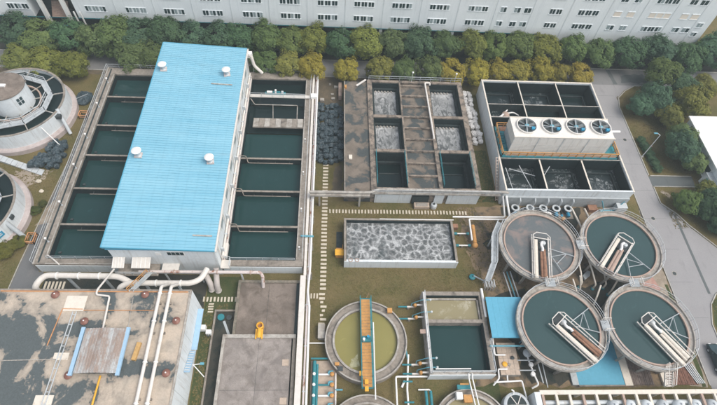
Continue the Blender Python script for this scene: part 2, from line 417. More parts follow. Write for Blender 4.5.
class MB:
    def __init__(s):
        s.v, s.f, s.smooth = [], [], False
    def add(s, vs, fs):
        o = len(s.v)
        s.v += [tuple(p) for p in vs]
        s.f += [tuple(i + o for i in f) for f in fs]
        return s
    def box(s, x0, x1, y0, y1, z0, z1):
        vs = [(x0, y0, z0), (x1, y0, z0), (x1, y1, z0), (x0, y1, z0), (x0, y0, z1), (x1, y0, z1), (x1, y1, z1), (x0, y1, z1)]
        return s.add(vs, [(3, 2, 1, 0), (4, 5, 6, 7), (0, 1, 5, 4), (1, 2, 6, 5), (2, 3, 7, 6), (3, 0, 4, 7)])
    def bar(s, a, b, w, h=None):
        """square bar from a to b"""
        h = h or w
        a, b = Vector(a), Vector(b)
        d = (b - a).normalized()
        up = Vector((0, 0, 1)) if abs(d.z) < 0.95 else Vector((0, 1, 0))
        sx = d.cross(up).normalized() * (w / 2)
        sy = sx.cross(d).normalized() * (h / 2)
        vs = [a - sx - sy, a + sx - sy, a + sx + sy, a - sx + sy, b - sx - sy, b + sx - sy, b + sx + sy, b - sx + sy]
        return s.add(vs, [(0, 1, 2, 3), (7, 6, 5, 4), (4, 5, 1, 0), (5, 6, 2, 1), (6, 7, 3, 2), (7, 4, 0, 3)])
    def tube(s, path, r, seg=10, rad=0.0, cap=True):
        s.smooth = True
        P = fillet(path, rad) if rad and len(path) > 2 else [Vector(p) for p in path]
        rr = r if isinstance(r, (list, tuple)) else [r] * len(P)
        rings = []
        prev = None
        for i, p in enumerate(P):
            d = (P[min(i + 1, len(P) - 1)] - P[max(i - 1, 0)]).normalized()
            if prev is None:
                ref = Vector((0, 0, 1)) if abs(d.z) < 0.9 else Vector((1, 0, 0))
                u = d.cross(ref).normalized()
            else:
                u = (prev - d * prev.dot(d)).normalized()
            prev = u
            w = d.cross(u)
            rings.append([p + (u * math.cos(2 * math.pi * k / seg) + w * math.sin(2 * math.pi * k / seg)) * rr[i] for k in range(seg)])
        vs = [q for ring in rings for q in ring]
        fs = []
        for i in range(len(rings) - 1):
            for k in range(seg):
                fs.append((i * seg + k, i * seg + (k + 1) % seg, (i + 1) * seg + (k + 1) % seg, (i + 1) * seg + k))
        if cap:
            fs.append(tuple(range(seg))[::-1])
            fs.append(tuple((len(rings) - 1) * seg + k for k in range(seg)))
        return s.add(vs, fs)
    def lathe(s, cx, cy, prof, seg=48, a0=0.0, a1=360.0):
        """surface of revolution from (radius, z) pairs, closed when a1-a0 is 360"""
        s.smooth = True
        full = abs(a1 - a0 - 360) < 1e-6
        n = seg if full else seg + 1
        vs = []
        for k in range(n):
            a = R_(a0 + (a1 - a0) * k / seg)
            vs += [(cx + r * math.cos(a), cy + r * math.sin(a), z) for r, z in prof]
        m = len(prof)
        fs = []
        for k in range(seg):
            k2 = (k + 1) % n
            for i in range(m - 1):
                fs.append((k * m + i, k2 * m + i, k2 * m + i + 1, k * m + i + 1))
        return s.add(vs, fs)
    def ring(s, cx, cy, r0, r1, z0, z1, seg=64):
        return s.lathe(cx, cy, [(r0, z1), (r0, z0), (r1, z0), (r1, z1), (r0, z1)], seg)
    def disc(s, cx, cy, r, z, seg=64):
        return s.add([(cx + r * math.cos(2 * math.pi * k / seg), cy + r * math.sin(2 * math.pi * k / seg), z) for k in range(seg)], [tuple(range(seg))])
    def ball(s, c, rx, ry=None, rz=None, nu=12, nv=7):
        s.smooth = True
        ry, rz = ry or rx, rz or rx
        vs = [(c[0], c[1], c[2] - rz)]
        for j in range(1, nv):
            t = math.pi * j / nv - math.pi / 2
            for i in range(nu):
                a = 2 * math.pi * i / nu
                vs.append((c[0] + rx * math.cos(t) * math.cos(a), c[1] + ry * math.cos(t) * math.sin(a), c[2] + rz * math.sin(t)))
        vs.append((c[0], c[1], c[2] + rz))
        fs = [(0, 1 + (i + 1) % nu, 1 + i) for i in range(nu)]
        for j in range(nv - 2):
            for i in range(nu):
                a, b = 1 + j * nu + i, 1 + j * nu + (i + 1) % nu
                fs.append((a, b, b + nu, a + nu))
        L = len(vs) - 1
        o = 1 + (nv - 2) * nu
        fs += [(o + i, o + (i + 1) % nu, L) for i in range(nu)]
        return s.add(vs, fs)
    def prism(s, poly, z0, z1):
        n = len(poly)
        return s.add([(x, y, z0) for x, y in poly] + [(x, y, z1) for x, y in poly],
                     [tuple(range(n))[::-1], tuple(range(n, 2 * n))] + [(i, (i + 1) % n, n + (i + 1) % n, n + i) for i in range(n)])
    def sheet(s, poly, z):
        return s.add([(x, y, z) for x, y in poly], [tuple(range(len(poly)))])
    def rail(s, path, h=1.0, step=1.6, r=0.03, mid=True):
        """posts with a top and a middle rail along a path at foot level"""
        P = [Vector(p) for p in path]
        for a, b in zip(P, P[1:]):
            L = (b - a).length
            k = max(1, round(L / step))
            for i in range(k + 1):
                q = a.lerp(b, i / k)
                s.bar(q, q + Vector((0, 0, h)), 2 * r)
            s.bar(a + Vector((0, 0, h)), b + Vector((0, 0, h)), 2.4 * r)
            if mid:
                s.bar(a + Vector((0, 0, h * 0.5)), b + Vector((0, 0, h * 0.5)), 1.6 * r)
        return s
    def build(s, name, mat, parent=None, label=None, cat=None, kind=None, group=None):
        me = bpy.data.meshes.new(name)
        if parent is not None:
            o = ORI[parent.name]
        else:
            xs, ys, zs = zip(*s.v)
            o = Vector(((min(xs) + max(xs)) / 2, (min(ys) + max(ys)) / 2, min(zs)))
        me.from_pydata([(x - o[0], y - o[1], z - o[2]) for x, y, z in s.v], [], s.f)
        me.validate()
        if s.smooth:
            me.polygons.foreach_set('use_smooth', [True] * len(me.polygons))
            me.set_sharp_from_angle(angle=R_(38))
        me.materials.append(M[mat])
        ob = bpy.data.objects.new(name, me)
        COL.objects.link(ob)
        if parent is None:
            ob.location = o
        else:
            ob.parent = parent
        ORI[ob.name] = o
        tag(ob, label, cat, kind, group)
        return ob

def tag(ob, label=None, cat=None, kind=None, group=None):
    if label: ob['label'] = label
    if cat: ob['category'] = cat
    if kind: ob['kind'] = kind
    if group: ob['group'] = group

def thing(name, label, cat, loc, group=None):
    e = bpy.data.objects.new(name, None)
    e.empty_display_size = 0.3
    COL.objects.link(e)
    e.location = loc
    ORI[e.name] = Vector(loc)
    tag(e, label, cat, None, group)
    return e

def copy_tree(src, loc, rotz=0.0, scale=1.0, label=None):
    r = src.copy()
    COL.objects.link(r)
    r.location = loc
    r.rotation_euler = (0, 0, rotz)
    r.scale = (scale, scale, scale) if not isinstance(scale, tuple) else scale
    if label: r['label'] = label
    for ch in src.children:
        c = ch.copy()
        COL.objects.link(c)
        c.parent = r
        for g in ch.children:
            k = g.copy()
            COL.objects.link(k)
            k.parent = c
    return r

def struct(name, mb, mat, label=None):
    return mb.build(name, mat, None, label, None, 'structure')

def water(poly, z, mat, label):
    return struct('water', MB().sheet(poly, z), mat, label)

def rect(x0, x1, y0, y1):
    return [(x0, y0), (x1, y0), (x1, y1), (x0, y1)]

def blob(poly, amp, step=0.7, seed=1):
    """irregular outline along a polygon"""
    rng = random.Random(seed)
    out = []
    n = len(poly)
    for i in range(n):
        a, b = Vector(poly[i]), Vector(poly[(i + 1) % n])
        k = max(1, int((b - a).length / step))
        for j in range(k):
            p = a.lerp(b, j / k)
            out.append((p.x + rng.uniform(-amp, amp), p.y + rng.uniform(-amp, amp)))
    return out

ORD = ['first', 'second', 'third', 'fourth', 'fifth', 'sixth', 'seventh', 'eighth', 'ninth', 'tenth', 'eleventh', 'twelfth', 'thirteenth', 'fourteenth',
       'fifteenth', 'sixteenth', 'seventeenth', 'eighteenth', 'nineteenth', 'twentieth', 'twenty-first', 'twenty-second', 'twenty-third', 'twenty-fourth',
       'twenty-fifth', 'twenty-sixth', 'twenty-seventh', 'twenty-eighth', 'twenty-ninth', 'thirtieth']

# ================================================================== THE SETTING
struct('ground', MB().sheet(rect(-500, 500, -300, 700), 0.0), 'grass', 'patchy olive and brown grass between the tanks')
struct('soil', MB().sheet(blob([(20.4, 16.0), (54.3, 16.0), (54.3, 46.2), (30, 46.4), (21.5, 45.6), (22.5, 36), (24.2, 30.5), (24.0, 24)], 0.35, 1.2, 3), 0.004), 'soil', 'bare brown soil around the round clarifiers')
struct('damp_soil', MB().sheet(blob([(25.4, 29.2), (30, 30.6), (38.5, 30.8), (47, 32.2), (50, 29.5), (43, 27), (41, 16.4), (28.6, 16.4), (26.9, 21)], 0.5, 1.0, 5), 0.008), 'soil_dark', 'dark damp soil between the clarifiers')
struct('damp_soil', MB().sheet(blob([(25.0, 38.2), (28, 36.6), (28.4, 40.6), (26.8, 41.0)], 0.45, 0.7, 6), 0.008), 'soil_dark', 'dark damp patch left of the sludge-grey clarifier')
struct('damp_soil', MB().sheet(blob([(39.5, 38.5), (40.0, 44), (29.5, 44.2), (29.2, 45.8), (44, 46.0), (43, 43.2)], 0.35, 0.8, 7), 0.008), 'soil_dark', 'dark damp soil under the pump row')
struct('gravel_strip', MB().sheet(blob([(51.6, 15.8), (54.2, 15.8), (54.2, 45.8), (51.4, 43.4), (52.6, 36), (51.6, 30), (52.3, 24), (51, 19)], 0.18, 0.9, 8), 0.012), 'gravel_tan', 'pale gravelly strip beside the road')
struct('grass_verge', MB().sheet(blob([(53.3, 15.8), (53.95, 15.8), (54.3, 24), (54.1, 31.5), (53.6, 31.5), (53.5, 23)], 0.08, 1.0, 9), 0.016), 'lawn', 'thin green verge beside the road')
struct('grass_verge', MB().sheet(blob([(51.6, 43.4), (54.2, 41.5), (54.2, 47.2), (51.9, 47.2)], 0.2, 0.8, 9), 0.016), 'grass', 'worn grass corner by the cooling tank')
struct('paved_patch', MB().sheet([(49.6, 30.2), (52.7, 30.6), (52.0, 33.2), (50.4, 33.0)], 0.016), 'red_paving', 'small red paved patch between the right clarifiers')
struct('lawn', MB().sheet(blob([(25.5, 46.9), (28.9, 46.9), (28.9, 58.5), (25.6, 58.5)], 0.12, 0.8, 10), 0.004), 'lawn', 'green lawn strip between filter block and cooling tank')
struct('lawn', MB().sheet(blob([(-18.3, 12), (-13.6, 12), (-13.6, 32.4), (-18.3, 32.4), (-18.3, 27.4)], 0.05, 1.0, 11), 0.004), 'lawn', 'dark green lawn beside the white building wall')
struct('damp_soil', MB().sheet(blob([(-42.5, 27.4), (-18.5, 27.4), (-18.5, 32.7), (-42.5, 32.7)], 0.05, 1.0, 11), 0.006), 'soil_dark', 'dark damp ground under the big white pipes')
struct('lawn', MB().sheet(blob([(58.9, 5), (75, 5), (75, 29.2), (62.6, 30.0), (60.3, 28.6), (59.2, 25)], 0.08, 1.2, 12), 0.004), 'lawn', 'green lawn in the lower right corner')
struct('lawn', MB().sheet(blob([(20.2, 13), (23.9, 13), (23.9, 16.7), (19.9, 15.7)], 0.12, 0.8, 12), 0.018), 'lawn', 'green corner below the square tank')
struct('dirt_patch', MB().sheet(blob([(-3.2, 69.2), (2.0, 69.4), (2.0, 76.8), (-3.2, 76.8)], 0.2, 0.8, 13), 0.004), 'dirt', 'bare dirt behind the black bags')
struct('dirt_patch', MB().sheet(blob([(0.2, 47.5), (2.0, 47.5), (2.0, 54.5), (0.4, 54.0)], 0.25, 0.7, 14), 0.004), 'dirt', 'reddish bare earth beside the stepping path')
struct('dirt_patch', MB().sheet(blob([(-53, 47.5), (-49, 49.5), (-47.6, 52.0), (-50, 52.4), (-54, 51.5)], 0.35, 0.8, 15), 0.004), 'gravel_tan', 'sandy bare ground between the two round tanks')
struct('dirt_patch', MB().sheet(blob([(-47.0, 41.0), (-45.2, 41.5), (-44.4, 47.5), (-45.2, 50), (-45.6, 46)], 0.2, 0.7, 16), 0.020), 'gravel_tan', 'sandy spill across the narrow lane')
struct('dirt_patch', MB().sheet(blob([(59.6, 49.6), (60.9, 48.3), (61.3, 49.0), (60.0, 50.2)], 0.12, 0.4, 17), 0.014), 'gravel_tan', 'small sandy patch in the roadside grass')
struct('pavement', MB().sheet(rect(-75, 54.3, 75.9, 77.1), 0.010), 'dirt', 'trodden verge under the front tree row')
struct('pavement', MB().sheet(rect(-75, 95, 82.3, 92), 0.010), 'soil_dark', 'dark planted strip under the back tree row')
# roads
struct('road', MB().sheet([(-75, 77.3), (95, 77.3), (95, 82.1), (-75, 82.1)], 0.012), 'road_grey', 'grey service road running between the tree rows')
road_r = struct('road', MB().sheet([(54.6, 5), (58.6, 5), (58.6, 70.8), (59.3, 73.6), (61.4, 75.8), (64.0, 77.296), (54.6, 77.296)], 0.012), 'road_concrete', 'pale concrete road running along the right side')
for y in range(8, 76, 6):
    MB().box(54.62, 58.58, y, y + 0.03, 0.0125, 0.017).build('road_joint', 'wet_patch', road_r)
struct('wet_road_patch', MB().sheet(blob([(59.6, 77.5), (60.5, 77.5), (60.0, 81.9), (59.2, 81.9)], 0.06, 0.6, 3), 0.017), 'wet_patch', 'dark seam across the road junction')
struct('wet_road_patch', MB().sheet(blob([(61.5, 78.2), (68, 78.0), (68, 80.8), (62.5, 80.6)], 0.3, 0.6, 4), 0.017), 'wet_patch', 'dark worn patch on the far road')
struct('side_road', MB().sheet([(58.6, 51.0), (66.8, 51.0), (67.0, 53.2), (58.6, 53.2)], 0.010), 'wet_patch', 'dark grey side drive leading to the right house')
struct('concrete_apron', MB().sheet([(58.6, 47.2), (59.4, 46.3), (60.8, 44.8), (62.0, 42.6), (65.3, 38.3), (70, 35.6), (80, 34.5), (80, 30.4), (64.0, 30.6), (61.6, 30.2), (60.0, 28.4), (58.6, 25.0)], 0.010), 'road_concrete', 'pale concrete apron at the road bend')
struct('drain_channel', MB().box(60.2, 60.65, 30.0, 44.9, 0.0, 0.016), 'wet_patch', 'dark drain line crossing the concrete apron')
lane = struct('lane', MB().sheet([(-47.4, 20), (-43.0, 20), (-43.0, 27.1), (-43.0, 33.0), (-43.75, 33.0), (-43.75, 76), (-45.5, 76), (-45.6, 54), (-46.9, 34)], 0.012), 'lane_asphalt', 'narrow grey lane along the left pool wall')
def kerb(path, w=0.16, h=0.12, label='', n=3.0, mat='kerb_stone'):
    """kerb stones laid end to end; each stone is a piece of the kerb"""
    root = bpy.data.objects.new('kerb', None)
    COL.objects.link(root)
    root.location = (path[0][0], path[0][1], 0)
    ORI[root.name] = Vector(root.location)
    tag(root, label, None, 'structure')
    for a, b in zip(path, path[1:]):
        a, b = Vector((*a, h / 2)), Vector((*b, h / 2))
        k = max(1, round((b - a).length / n))
        for i in range(k):
            p, q = a.lerp(b, i / k), a.lerp(b, (i + 0.985) / k)
            MB().bar(p, q, w, h).build('kerb_stone', mat, root)
kerb([(58.72, 53.4), (58.72, 70.8), (59.4, 73.5), (61.5, 75.6), (64.0, 77.15), (72, 77.15)], label='pale kerb curving round the lawn at the far road junction')
kerb([(66.9, 53.32), (58.95, 53.32)], label='pale kerb along the far side of the side drive')
kerb([(58.9, 50.88), (66.9, 50.88)], label='pale kerb along the near side of the side drive')
kerb([(58.72, 50.8), (58.75, 47.2), (60.9, 45.0), (62.1, 42.8), (65.4, 38.5), (70, 35.8), (80, 34.7)], label='pale kerb curving along the concrete apron')
kerb([(54.48, 16), (54.48, 77.1)], 0.14, 0.1, 'low pale kerb along the left edge of the right road')
kerb([(80, 30.2), (64.0, 30.4), (61.5, 30.0), (59.9, 28.2), (58.7, 25.0), (58.7, 6)], label='pale kerb round the lower right lawn')
kerb([(-47.5, 20), (-47.0, 34), (-45.72, 54), (-45.62, 76)], 0.12, 0.1, 'thin kerb along the left edge of the narrow lane')
kerb([(-75, 77.18), (54.4, 77.18)], 0.14, 0.12, 'pale kerb along the near side of the far road', 4.0)
kerb([(-75, 82.2), (95, 82.2)], 0.14, 0.12, 'pale kerb along the factory side of the far road', 4.0)

def stones(label, spots, mat='stone_pale'):
    """stepping path: one slab after another"""
    root = bpy.data.objects.new('stepping_path', None)
    COL.objects.link(root)
    root.location = (spots[0][0], spots[0][1], 0)
    ORI[root.name] = Vector(root.location)
    tag(root, label, None, 'structure')
    rng = random.Random(len(spots))
    for x, y, w, d in spots:
        j = lambda: rng.uniform(-0.025, 0.025)
        x, y = x + j(), y + j()
        p = [(x - w / 2 + j(), y - d / 2 + j()), (x + w / 2 + j(), y - d / 2 + j()), (x + w / 2 + j(), y + d / 2 + j()), (x - w / 2 + j(), y + d / 2 + j())]
        MB().prism(p, 0, 0.05 + abs(j())).build('stone', mat, root)
stones('long stepping-stone path running from the black bags toward the camera', [(-1.0, 55.0 - i * 0.70, 0.92, 0.36) for i in range(36)])
stones('broken stepping-stone path beside the yellow round tank', [(-1.1 + (0.25 if i in (3, 4, 6) else 0), 29.6 - i * 0.66, 0.9 if i not in (2, 4, 5) else 0.45, 0.34) for i in range(8)])
stones('cross stepping-stone path in front of the filter block', [(-0.1 + i * 0.54, 44.55, 0.26, 0.72) for i in range(44)])
stones('three short stepping stones beside the white pipe run', [(-2.7 + i * 0.42, 29.3, 0.22, 0.8) for i in range(3)])
stones('stepping-stone row below the big white pipe elbow', [(-18.6 + i * 0.52, 28.7, 0.26, 0.74) for i in range(11)])
stones('four stepping stones beside the white building wall', [(-17.4, 28.0 - i * 0.42, 0.75, 0.22) for i in range(4)])

# ================================================================== FACTORY
FY = 87.0
fac = thing('factory_building', 'long white factory with strip windows behind the tree rows', 'building', (5, FY, 0))
def slab(x0, x1, z0, z1, y0=FY, y1=FY + 30, name='wall', mat='factory_wall'):
    return MB().box(x0, x1, y0, y1, z0, z1).build(name, mat, fac)
slab(-51.4, 43.2, 4.6, 17.0)
slab(43.2, 79.2, 0.0, 17.0)
slab(-90, -60.0, 4.6, 17.0)
slab(-60.0, -51.4, 9.4, 17.0)
MB().box(-90.4, 79.6, FY - 0.4, FY + 30.4, 17.0, 17.5).build('roof', 'concrete_pale', fac)
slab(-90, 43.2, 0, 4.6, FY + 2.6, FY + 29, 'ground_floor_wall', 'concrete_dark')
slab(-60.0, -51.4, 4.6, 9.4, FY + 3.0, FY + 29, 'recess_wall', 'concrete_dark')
pil = [-43.4 + 7.62 * i for i in range(12)] + [48.1, 56.1, 63.3, 69.9, 75.9]
for i, x in enumerate(pil):
    MB().box(x - 0.09, x + 0.09, FY - 0.035, FY - 0.002, 4.65 if x < 43 else 0.02, 16.95).build('facade_strip', 'white_wall', fac)
    if x < 43:
        MB().box(x - 0.3, x + 0.3, FY + 0.05, FY + 0.65, 0, 4.6).build('column', 'white_wall', fac)
MB().box(-90, 43.2, FY - 0.045, FY - 0.002, 4.62, 4.8).build('base_trim', 'teal_paint', fac)
for x in (-57.6, -53.3):
    MB().box(x - 0.35, x + 0.35, FY - 0.2, FY + 0.5, 0, 9.4).build('column', 'white_clean', fac)
st = MB()
for i in range(14):
    st.box(-57.0, -53.8, FY + 0.55 + i * 0.17, FY + 0.55 + (i + 1) * 0.17 - 0.004, 4.2 + i * 0.16, 4.45 + i * 0.16)
st.build('outside_stair', 'rust_pale', fac)
for x in (-50.4, -51.6):
    MB().bar((x, FY - 0.6, 6.6), (x + 0.1, FY - 0.6, 3.2), 0.22).build('brace', 'white_clean', fac)
def fwin(x0, x1, z0, z1, units, pane_mat=None, seed=0):
    rng = random.Random(int(x0 * 100) + int(z0 * 10))
    fr = MB()
    fr.box(x0 - 0.08, x1 + 0.08, FY - 0.11, FY - 0.002, z0 - 0.08, z0)
    fr.box(x0 - 0.05, x1 + 0.05, FY - 0.10, FY - 0.002, z1, z1 + 0.07)
    gap = 0.26
    w = (x1 - x0 - gap * (units - 1)) / units
    for u in range(units):
        a = x0 + u * (w + gap)
        if u:
            fr.box(a - gap, a, FY - 0.06, FY - 0.002, z0, z1)
        if not pane_mat:
            fr.box(a + w / 2 - 0.045, a + w / 2 + 0.045, FY - 0.05, FY - 0.004, z0, z1)
    win = fr.build('window', 'factory_wall', fac)
    for u in range(units):
        a = x0 + u * (w + gap)
        for h in (0, 1):
            if pane_mat and h: continue
            p0 = a + h * w / 2 + (0 if pane_mat else 0.05)
            p1 = a + w if pane_mat else a + (h + 1) * w / 2 - 0.05
            mt = pane_mat or ('glass_dark' if rng.random() < (0.8 if z0 > 9 else 0.6) else 'glass_pale')
            MB().box(p0, p1, FY - 0.03, FY - 0.006, z0 + 0.01, z1 - 0.01).build('pane', mt, win)
for x in [-64.2, -49.3, -41.4, -33.9, -26.3, -18.3, -10.7, -3.2, 4.1, 11.7, 19.3, 27.2]:
    fwin(x, x + 3.95, 6.45, 7.6, 3)
    if x not in (-64.2,):
        fwin(x, x + 3.95, 9.78, 10.85, 3)
    fwin(x, x + 3.95, 13.1, 14.2, 3)
for x0, x1, u in [(33.8, 35.0, 1), (36.6, 37.9, 1), (38.7, 40.1, 1), (44.0, 46.5, 2), (50.0, 54.2, 3), (57.5, 59.0, 1), (60.3, 61.75, 1), (65.0, 69.4, 3), (71.8, 73.3, 1), (74.0, 75.6, 1)]:
    fwin(x0, x1, 6.5, 7.6, u)
    fwin(x0, x1, 9.75, 10.9, u, 'blind_cream' if x0 > 57 else None)
    fwin(x0, x1, 13.1, 14.2, u)
fwin(76.6, 77.8, 5.7, 6.6, 1)
fwin(76.5, 77.8, 7.85, 8.9, 1)

# ================================================================== POOL BLOCK under the blue-roofed building
PX0, PX1, PY0, PY1, PZ = -43.7, -4.0, 33.1, 75.4, 2.3
pool = thing('settling_pool_block', 'large concrete block of settling pools on both sides of the blue-roofed building', 'pool block', (-24, 33.1, 0))
MB().box(PX0, -41.9, PY0, PY1, 0, PZ).build('wall', 'concrete', pool)
MB().box(-5.2, PX1, PY0, PY1, 0, PZ).build('wall', 'concrete', pool)
MB().box(-41.9, -31.0, PY0, 34.1, 0, PZ).build('wall', 'concrete', pool)
MB().box(-16.2, -5.2, PY0, 34.1, 0, PZ).build('wall', 'concrete', pool)
MB().box(-41.9, -31.0, 73.6, PY1, 0, PZ).build('wall', 'concrete', pool)
MB().box(-16.2, -5.2, 73.6, PY1, 0, PZ).build('wall', 'concrete', pool)
MB().box(-43.3, -31.1, 33.02, 33.1, 0.0, 2.05).build('wall_facing', 'white_wall', pool)
MB().box(-16.0, -4.2, 33.02, 33.1, 0.0, 2.05).build('wall_facing', 'white_wall', pool)
# inner channel lines on the left and right walkways
MB().box(-43.62, -43.42, PY0 + 0.02, PY1 - 0.02, PZ, PZ + 0.14).build('coping', 'concrete_pale', pool)
MB().box(-42.1, -41.92, PY0 + 0.9, PY1 - 1.9, PZ, PZ + 0.12).build('coping', 'concrete_pale', pool)
MB().box(-43.0, -42.75, PY0 + 0.3, PY1 - 0.3, PZ, PZ + 0.03).build('channel', 'concrete_dark', pool)
MB().box(-5.18, -5.02, 34.2, 73.5, PZ, PZ + 0.12).build('coping', 'concrete_pale', pool)
MB().box(-41.8, -31.1, 33.14, 33.28, PZ, PZ + 0.12).build('coping', 'concrete_pale', pool)
for s in (-1, 1):
    ys = [34.1, 40.0, 46.8, 53.7, 60.5, 67.6, 73.6]
    xa, xb = (-41.9, -31.0) if s < 0 else (-15.75, -5.2)
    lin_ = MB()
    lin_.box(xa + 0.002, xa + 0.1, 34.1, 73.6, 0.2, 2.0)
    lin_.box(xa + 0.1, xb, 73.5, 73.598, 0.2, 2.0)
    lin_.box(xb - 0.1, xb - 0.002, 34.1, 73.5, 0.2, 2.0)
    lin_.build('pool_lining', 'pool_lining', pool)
    for i in range(6):
        y0, y1 = ys[i], ys[i + 1]
        nm = ['nearest', 'second', 'third', 'fourth', 'fifth', 'farthest'][i]
        side = 'left' if s < 0 else 'right'
        water(rect(xa, xb, y0 + 0.12, y1 - 0.12), 0.95, 'water_black' if (s > 0 and i >= 4) else 'water_teal', f'dark teal water of the {nm} pool {side} of the blue roof')
        if 0 < i and not (s > 0 and i in (4, 5)):
            MB().box(xa + 0.1, xb, y0 - 0.13, y0 + 0.13, 0.1, PZ - 0.05).build('divider_wall', 'concrete_wet', pool)
            MB().box(xa + 0.1, xb, y0 - 0.16, y0 + 0.16, PZ - 0.05, PZ + 0.05).build('divider_coping', 'concrete', pool)
            if s < 0:
                MB().tube([(xa + 2.7, y0 - 0.72, 1.75), (xb, y0 - 0.72, 1.75)], 0.06, 8).build('collector_pipe', 'concrete', pool)
                MB().bar((xa + 3.2, y0 - 0.17, 1.72), (xa + 3.2, y0 - 0.72, 1.72), 0.07).build('bracket', 'dark_metal', pool)
            else:
                MB().tube([(xa - 0.1, y0 + 0.15, 2.75), (xa + 1.0, y0 + 0.15, 2.75), (xa + 1.35, y0 - 0.62, 1.8), (xb - 1.5, y0 - 0.62, 1.8)], 0.07, 8, 0.3).build('collector_pipe', 'concrete', pool)
                for kx in (3, 6, 8.4):
                    MB().bar((xa + kx, y0 - 0.17, 1.72), (xa + kx, y0 - 0.62, 1.72), 0.07).build('bracket', 'dark_metal', pool)
    # scum floats: small dark valve stems
    if s < 0:
        for y in ys[:6]:
            MB().bar((xa + 0.9, y + 1.6, 0.9), (xa + 0.9, y + 1.6, 1.2), 0.35).build('valve_stem', 'dark_metal', pool)
# right-hand far pools: platform, footbridge and pipe loop
MB().box(-14.4, -5.25, 61.0, 63.2, 2.05, PZ - 0.02).build('platform', 'concrete', pool)
for k in range(9):
    MB().box(-14.3 + k * 1.0, -13.36 + k * 1.0, 61.08, 63.1, PZ - 0.02, PZ + 0.03 + 0.02 * (k % 3)).build('platform_slab', 'concrete' if k % 2 else 'concrete_pale', pool)
MB().box(-15.6, -4.3, 68.2, 68.9, PZ + 0.25, PZ + 0.42).build('footbridge', 'white_paint', pool)
MB().rail([(-15.4, 68.25, PZ + 0.42), (-5.2, 68.25, PZ + 0.42)], 0.9, 2.0, 0.03).build('railing', 'galvanised', pool)
MB().tube([(-15.4, 67.9, 2.5), (-14.6, 66.9, 2.0), (-6.6, 66.9, 2.0), (-6.5, 63.2, 2.0)], 0.08, 8, 0.25).build('pipe_loop', 'concrete_pale', pool)
MB().tube([(-11.2, 66.9, 1.95), (-10.9, 63.2, 1.95)], 0.06, 8).build('pipe_branch', 'concrete_pale', pool)
rl = MB()
rl.rail([(-43.55, PY0 + 0.1, PZ + 0.14), (-43.55, PY1 - 0.1, PZ + 0.14)], 0.95, 2.2, 0.022)
rl.build('railing', 'galvanised', pool)
MB().rail([(-43.5, PY1 - 0.08, PZ), (-31.2, PY1 - 0.08, PZ)], 0.95, 2.2, 0.022).build('railing', 'galvanised', pool)
MB().rail([(-15.6, PY1 - 0.08, PZ), (-4.1, PY1 - 0.08, PZ)], 0.95, 2.2, 0.03).build('railing', 'galvanised', pool)
MB().rail([(-41.7, 34.0, PZ), (-31.2, 34.0, PZ)], 0.95, 2.2, 0.022).build('railing', 'galvanised', pool)
MB().rail([(-15.0, 34.0, PZ), (-5.3, 34.0, PZ)], 0.95, 2.2, 0.022).build('railing', 'galvanised', pool)
MB().rail([(-4.2, 34.0, PZ), (-4.2, 75.2, PZ)], 0.95, 2.2, 0.022).build('railing', 'galvanised', pool)
# white inspection board where the front left corner meets the lane
MB().tube([(-41.9, 34.6, 2.35), (-40.6, 33.7, 2.7), (-39.7, 33.0, 2.4)], 0.1, 8, 0.2).build('overflow_pipe', 'white_paint', pool)
# dosing machine on the footbridge
dm = thing('dosing_skid', 'teal and white dosing machine on the footbridge of the far right pool', 'machine', (-11.1, 69.2, PZ + 0.42))
MB().box(-12.8, -8.9, 68.92, 69.5, PZ + 0.3, PZ + 0.55).build('base_frame', 'teal_paint', dm)
MB().tube([(-12.4, 69.2, PZ + 0.8), (-11.4, 69.2, PZ + 0.8)], 0.22, 10).build('drum', 'white_clean', dm)
MB().tube([(-11.2, 69.2, PZ + 0.75), (-9.9, 69.2, PZ + 0.75)], 0.2, 10).build('motor', 'teal_paint', dm)
MB().box(-10.9, -10.6, 69.0, 69.4, PZ + 0.55, PZ + 1.3).build('gearbox', 'white_clean', dm)
MB().box(-9.7, -9.3, 69.0, 69.4, PZ + 0.55, PZ + 0.95).build('control_box', 'galvanised', dm)
# globe lamps
gl = None
for i, (x, y, z) in enumerate([(-42.55, 71.3, 0), (-42.55, 64.9, 0), (-42.55, 57.5, 0), (-42.55, 50.9, 0), (-42.55, 43.5, 0), (-42.55, 36.9, 0), (-4.75, 57.7, 0), (-4.75, 50.4, 0), (-4.75, 43.0, 0), (-4.75, 36.0, 0)]):
    lab = f'white globe lamp on the left pool walkway, {ORD[i]} from the far end' if i < 6 else f'small white globe lamp on the right pool walkway, {ORD[i - 6]} from the far end'
    if gl is None:
        gl = thing('globe_lamp', lab, 'lamp', (x, y, PZ), 'globe lamps round the settling pools')
        MB().tube([(x, y, PZ), (x, y, PZ + 0.9)], 0.035, 8).build('post', 'galvanised', gl)
        MB().ball((x, y, PZ + 1.05), 0.2).build('globe', 'white_clean', gl)
        MB().lathe(x, y, [(0.0, PZ + 0.06), (0.14, PZ + 0.06), (0.16, PZ)], 12).build('base', 'grey_metal', gl)
    else:
        copy_tree(gl, (x, y, PZ), 0, 1.0 if i < 6 else 0.75, lab)

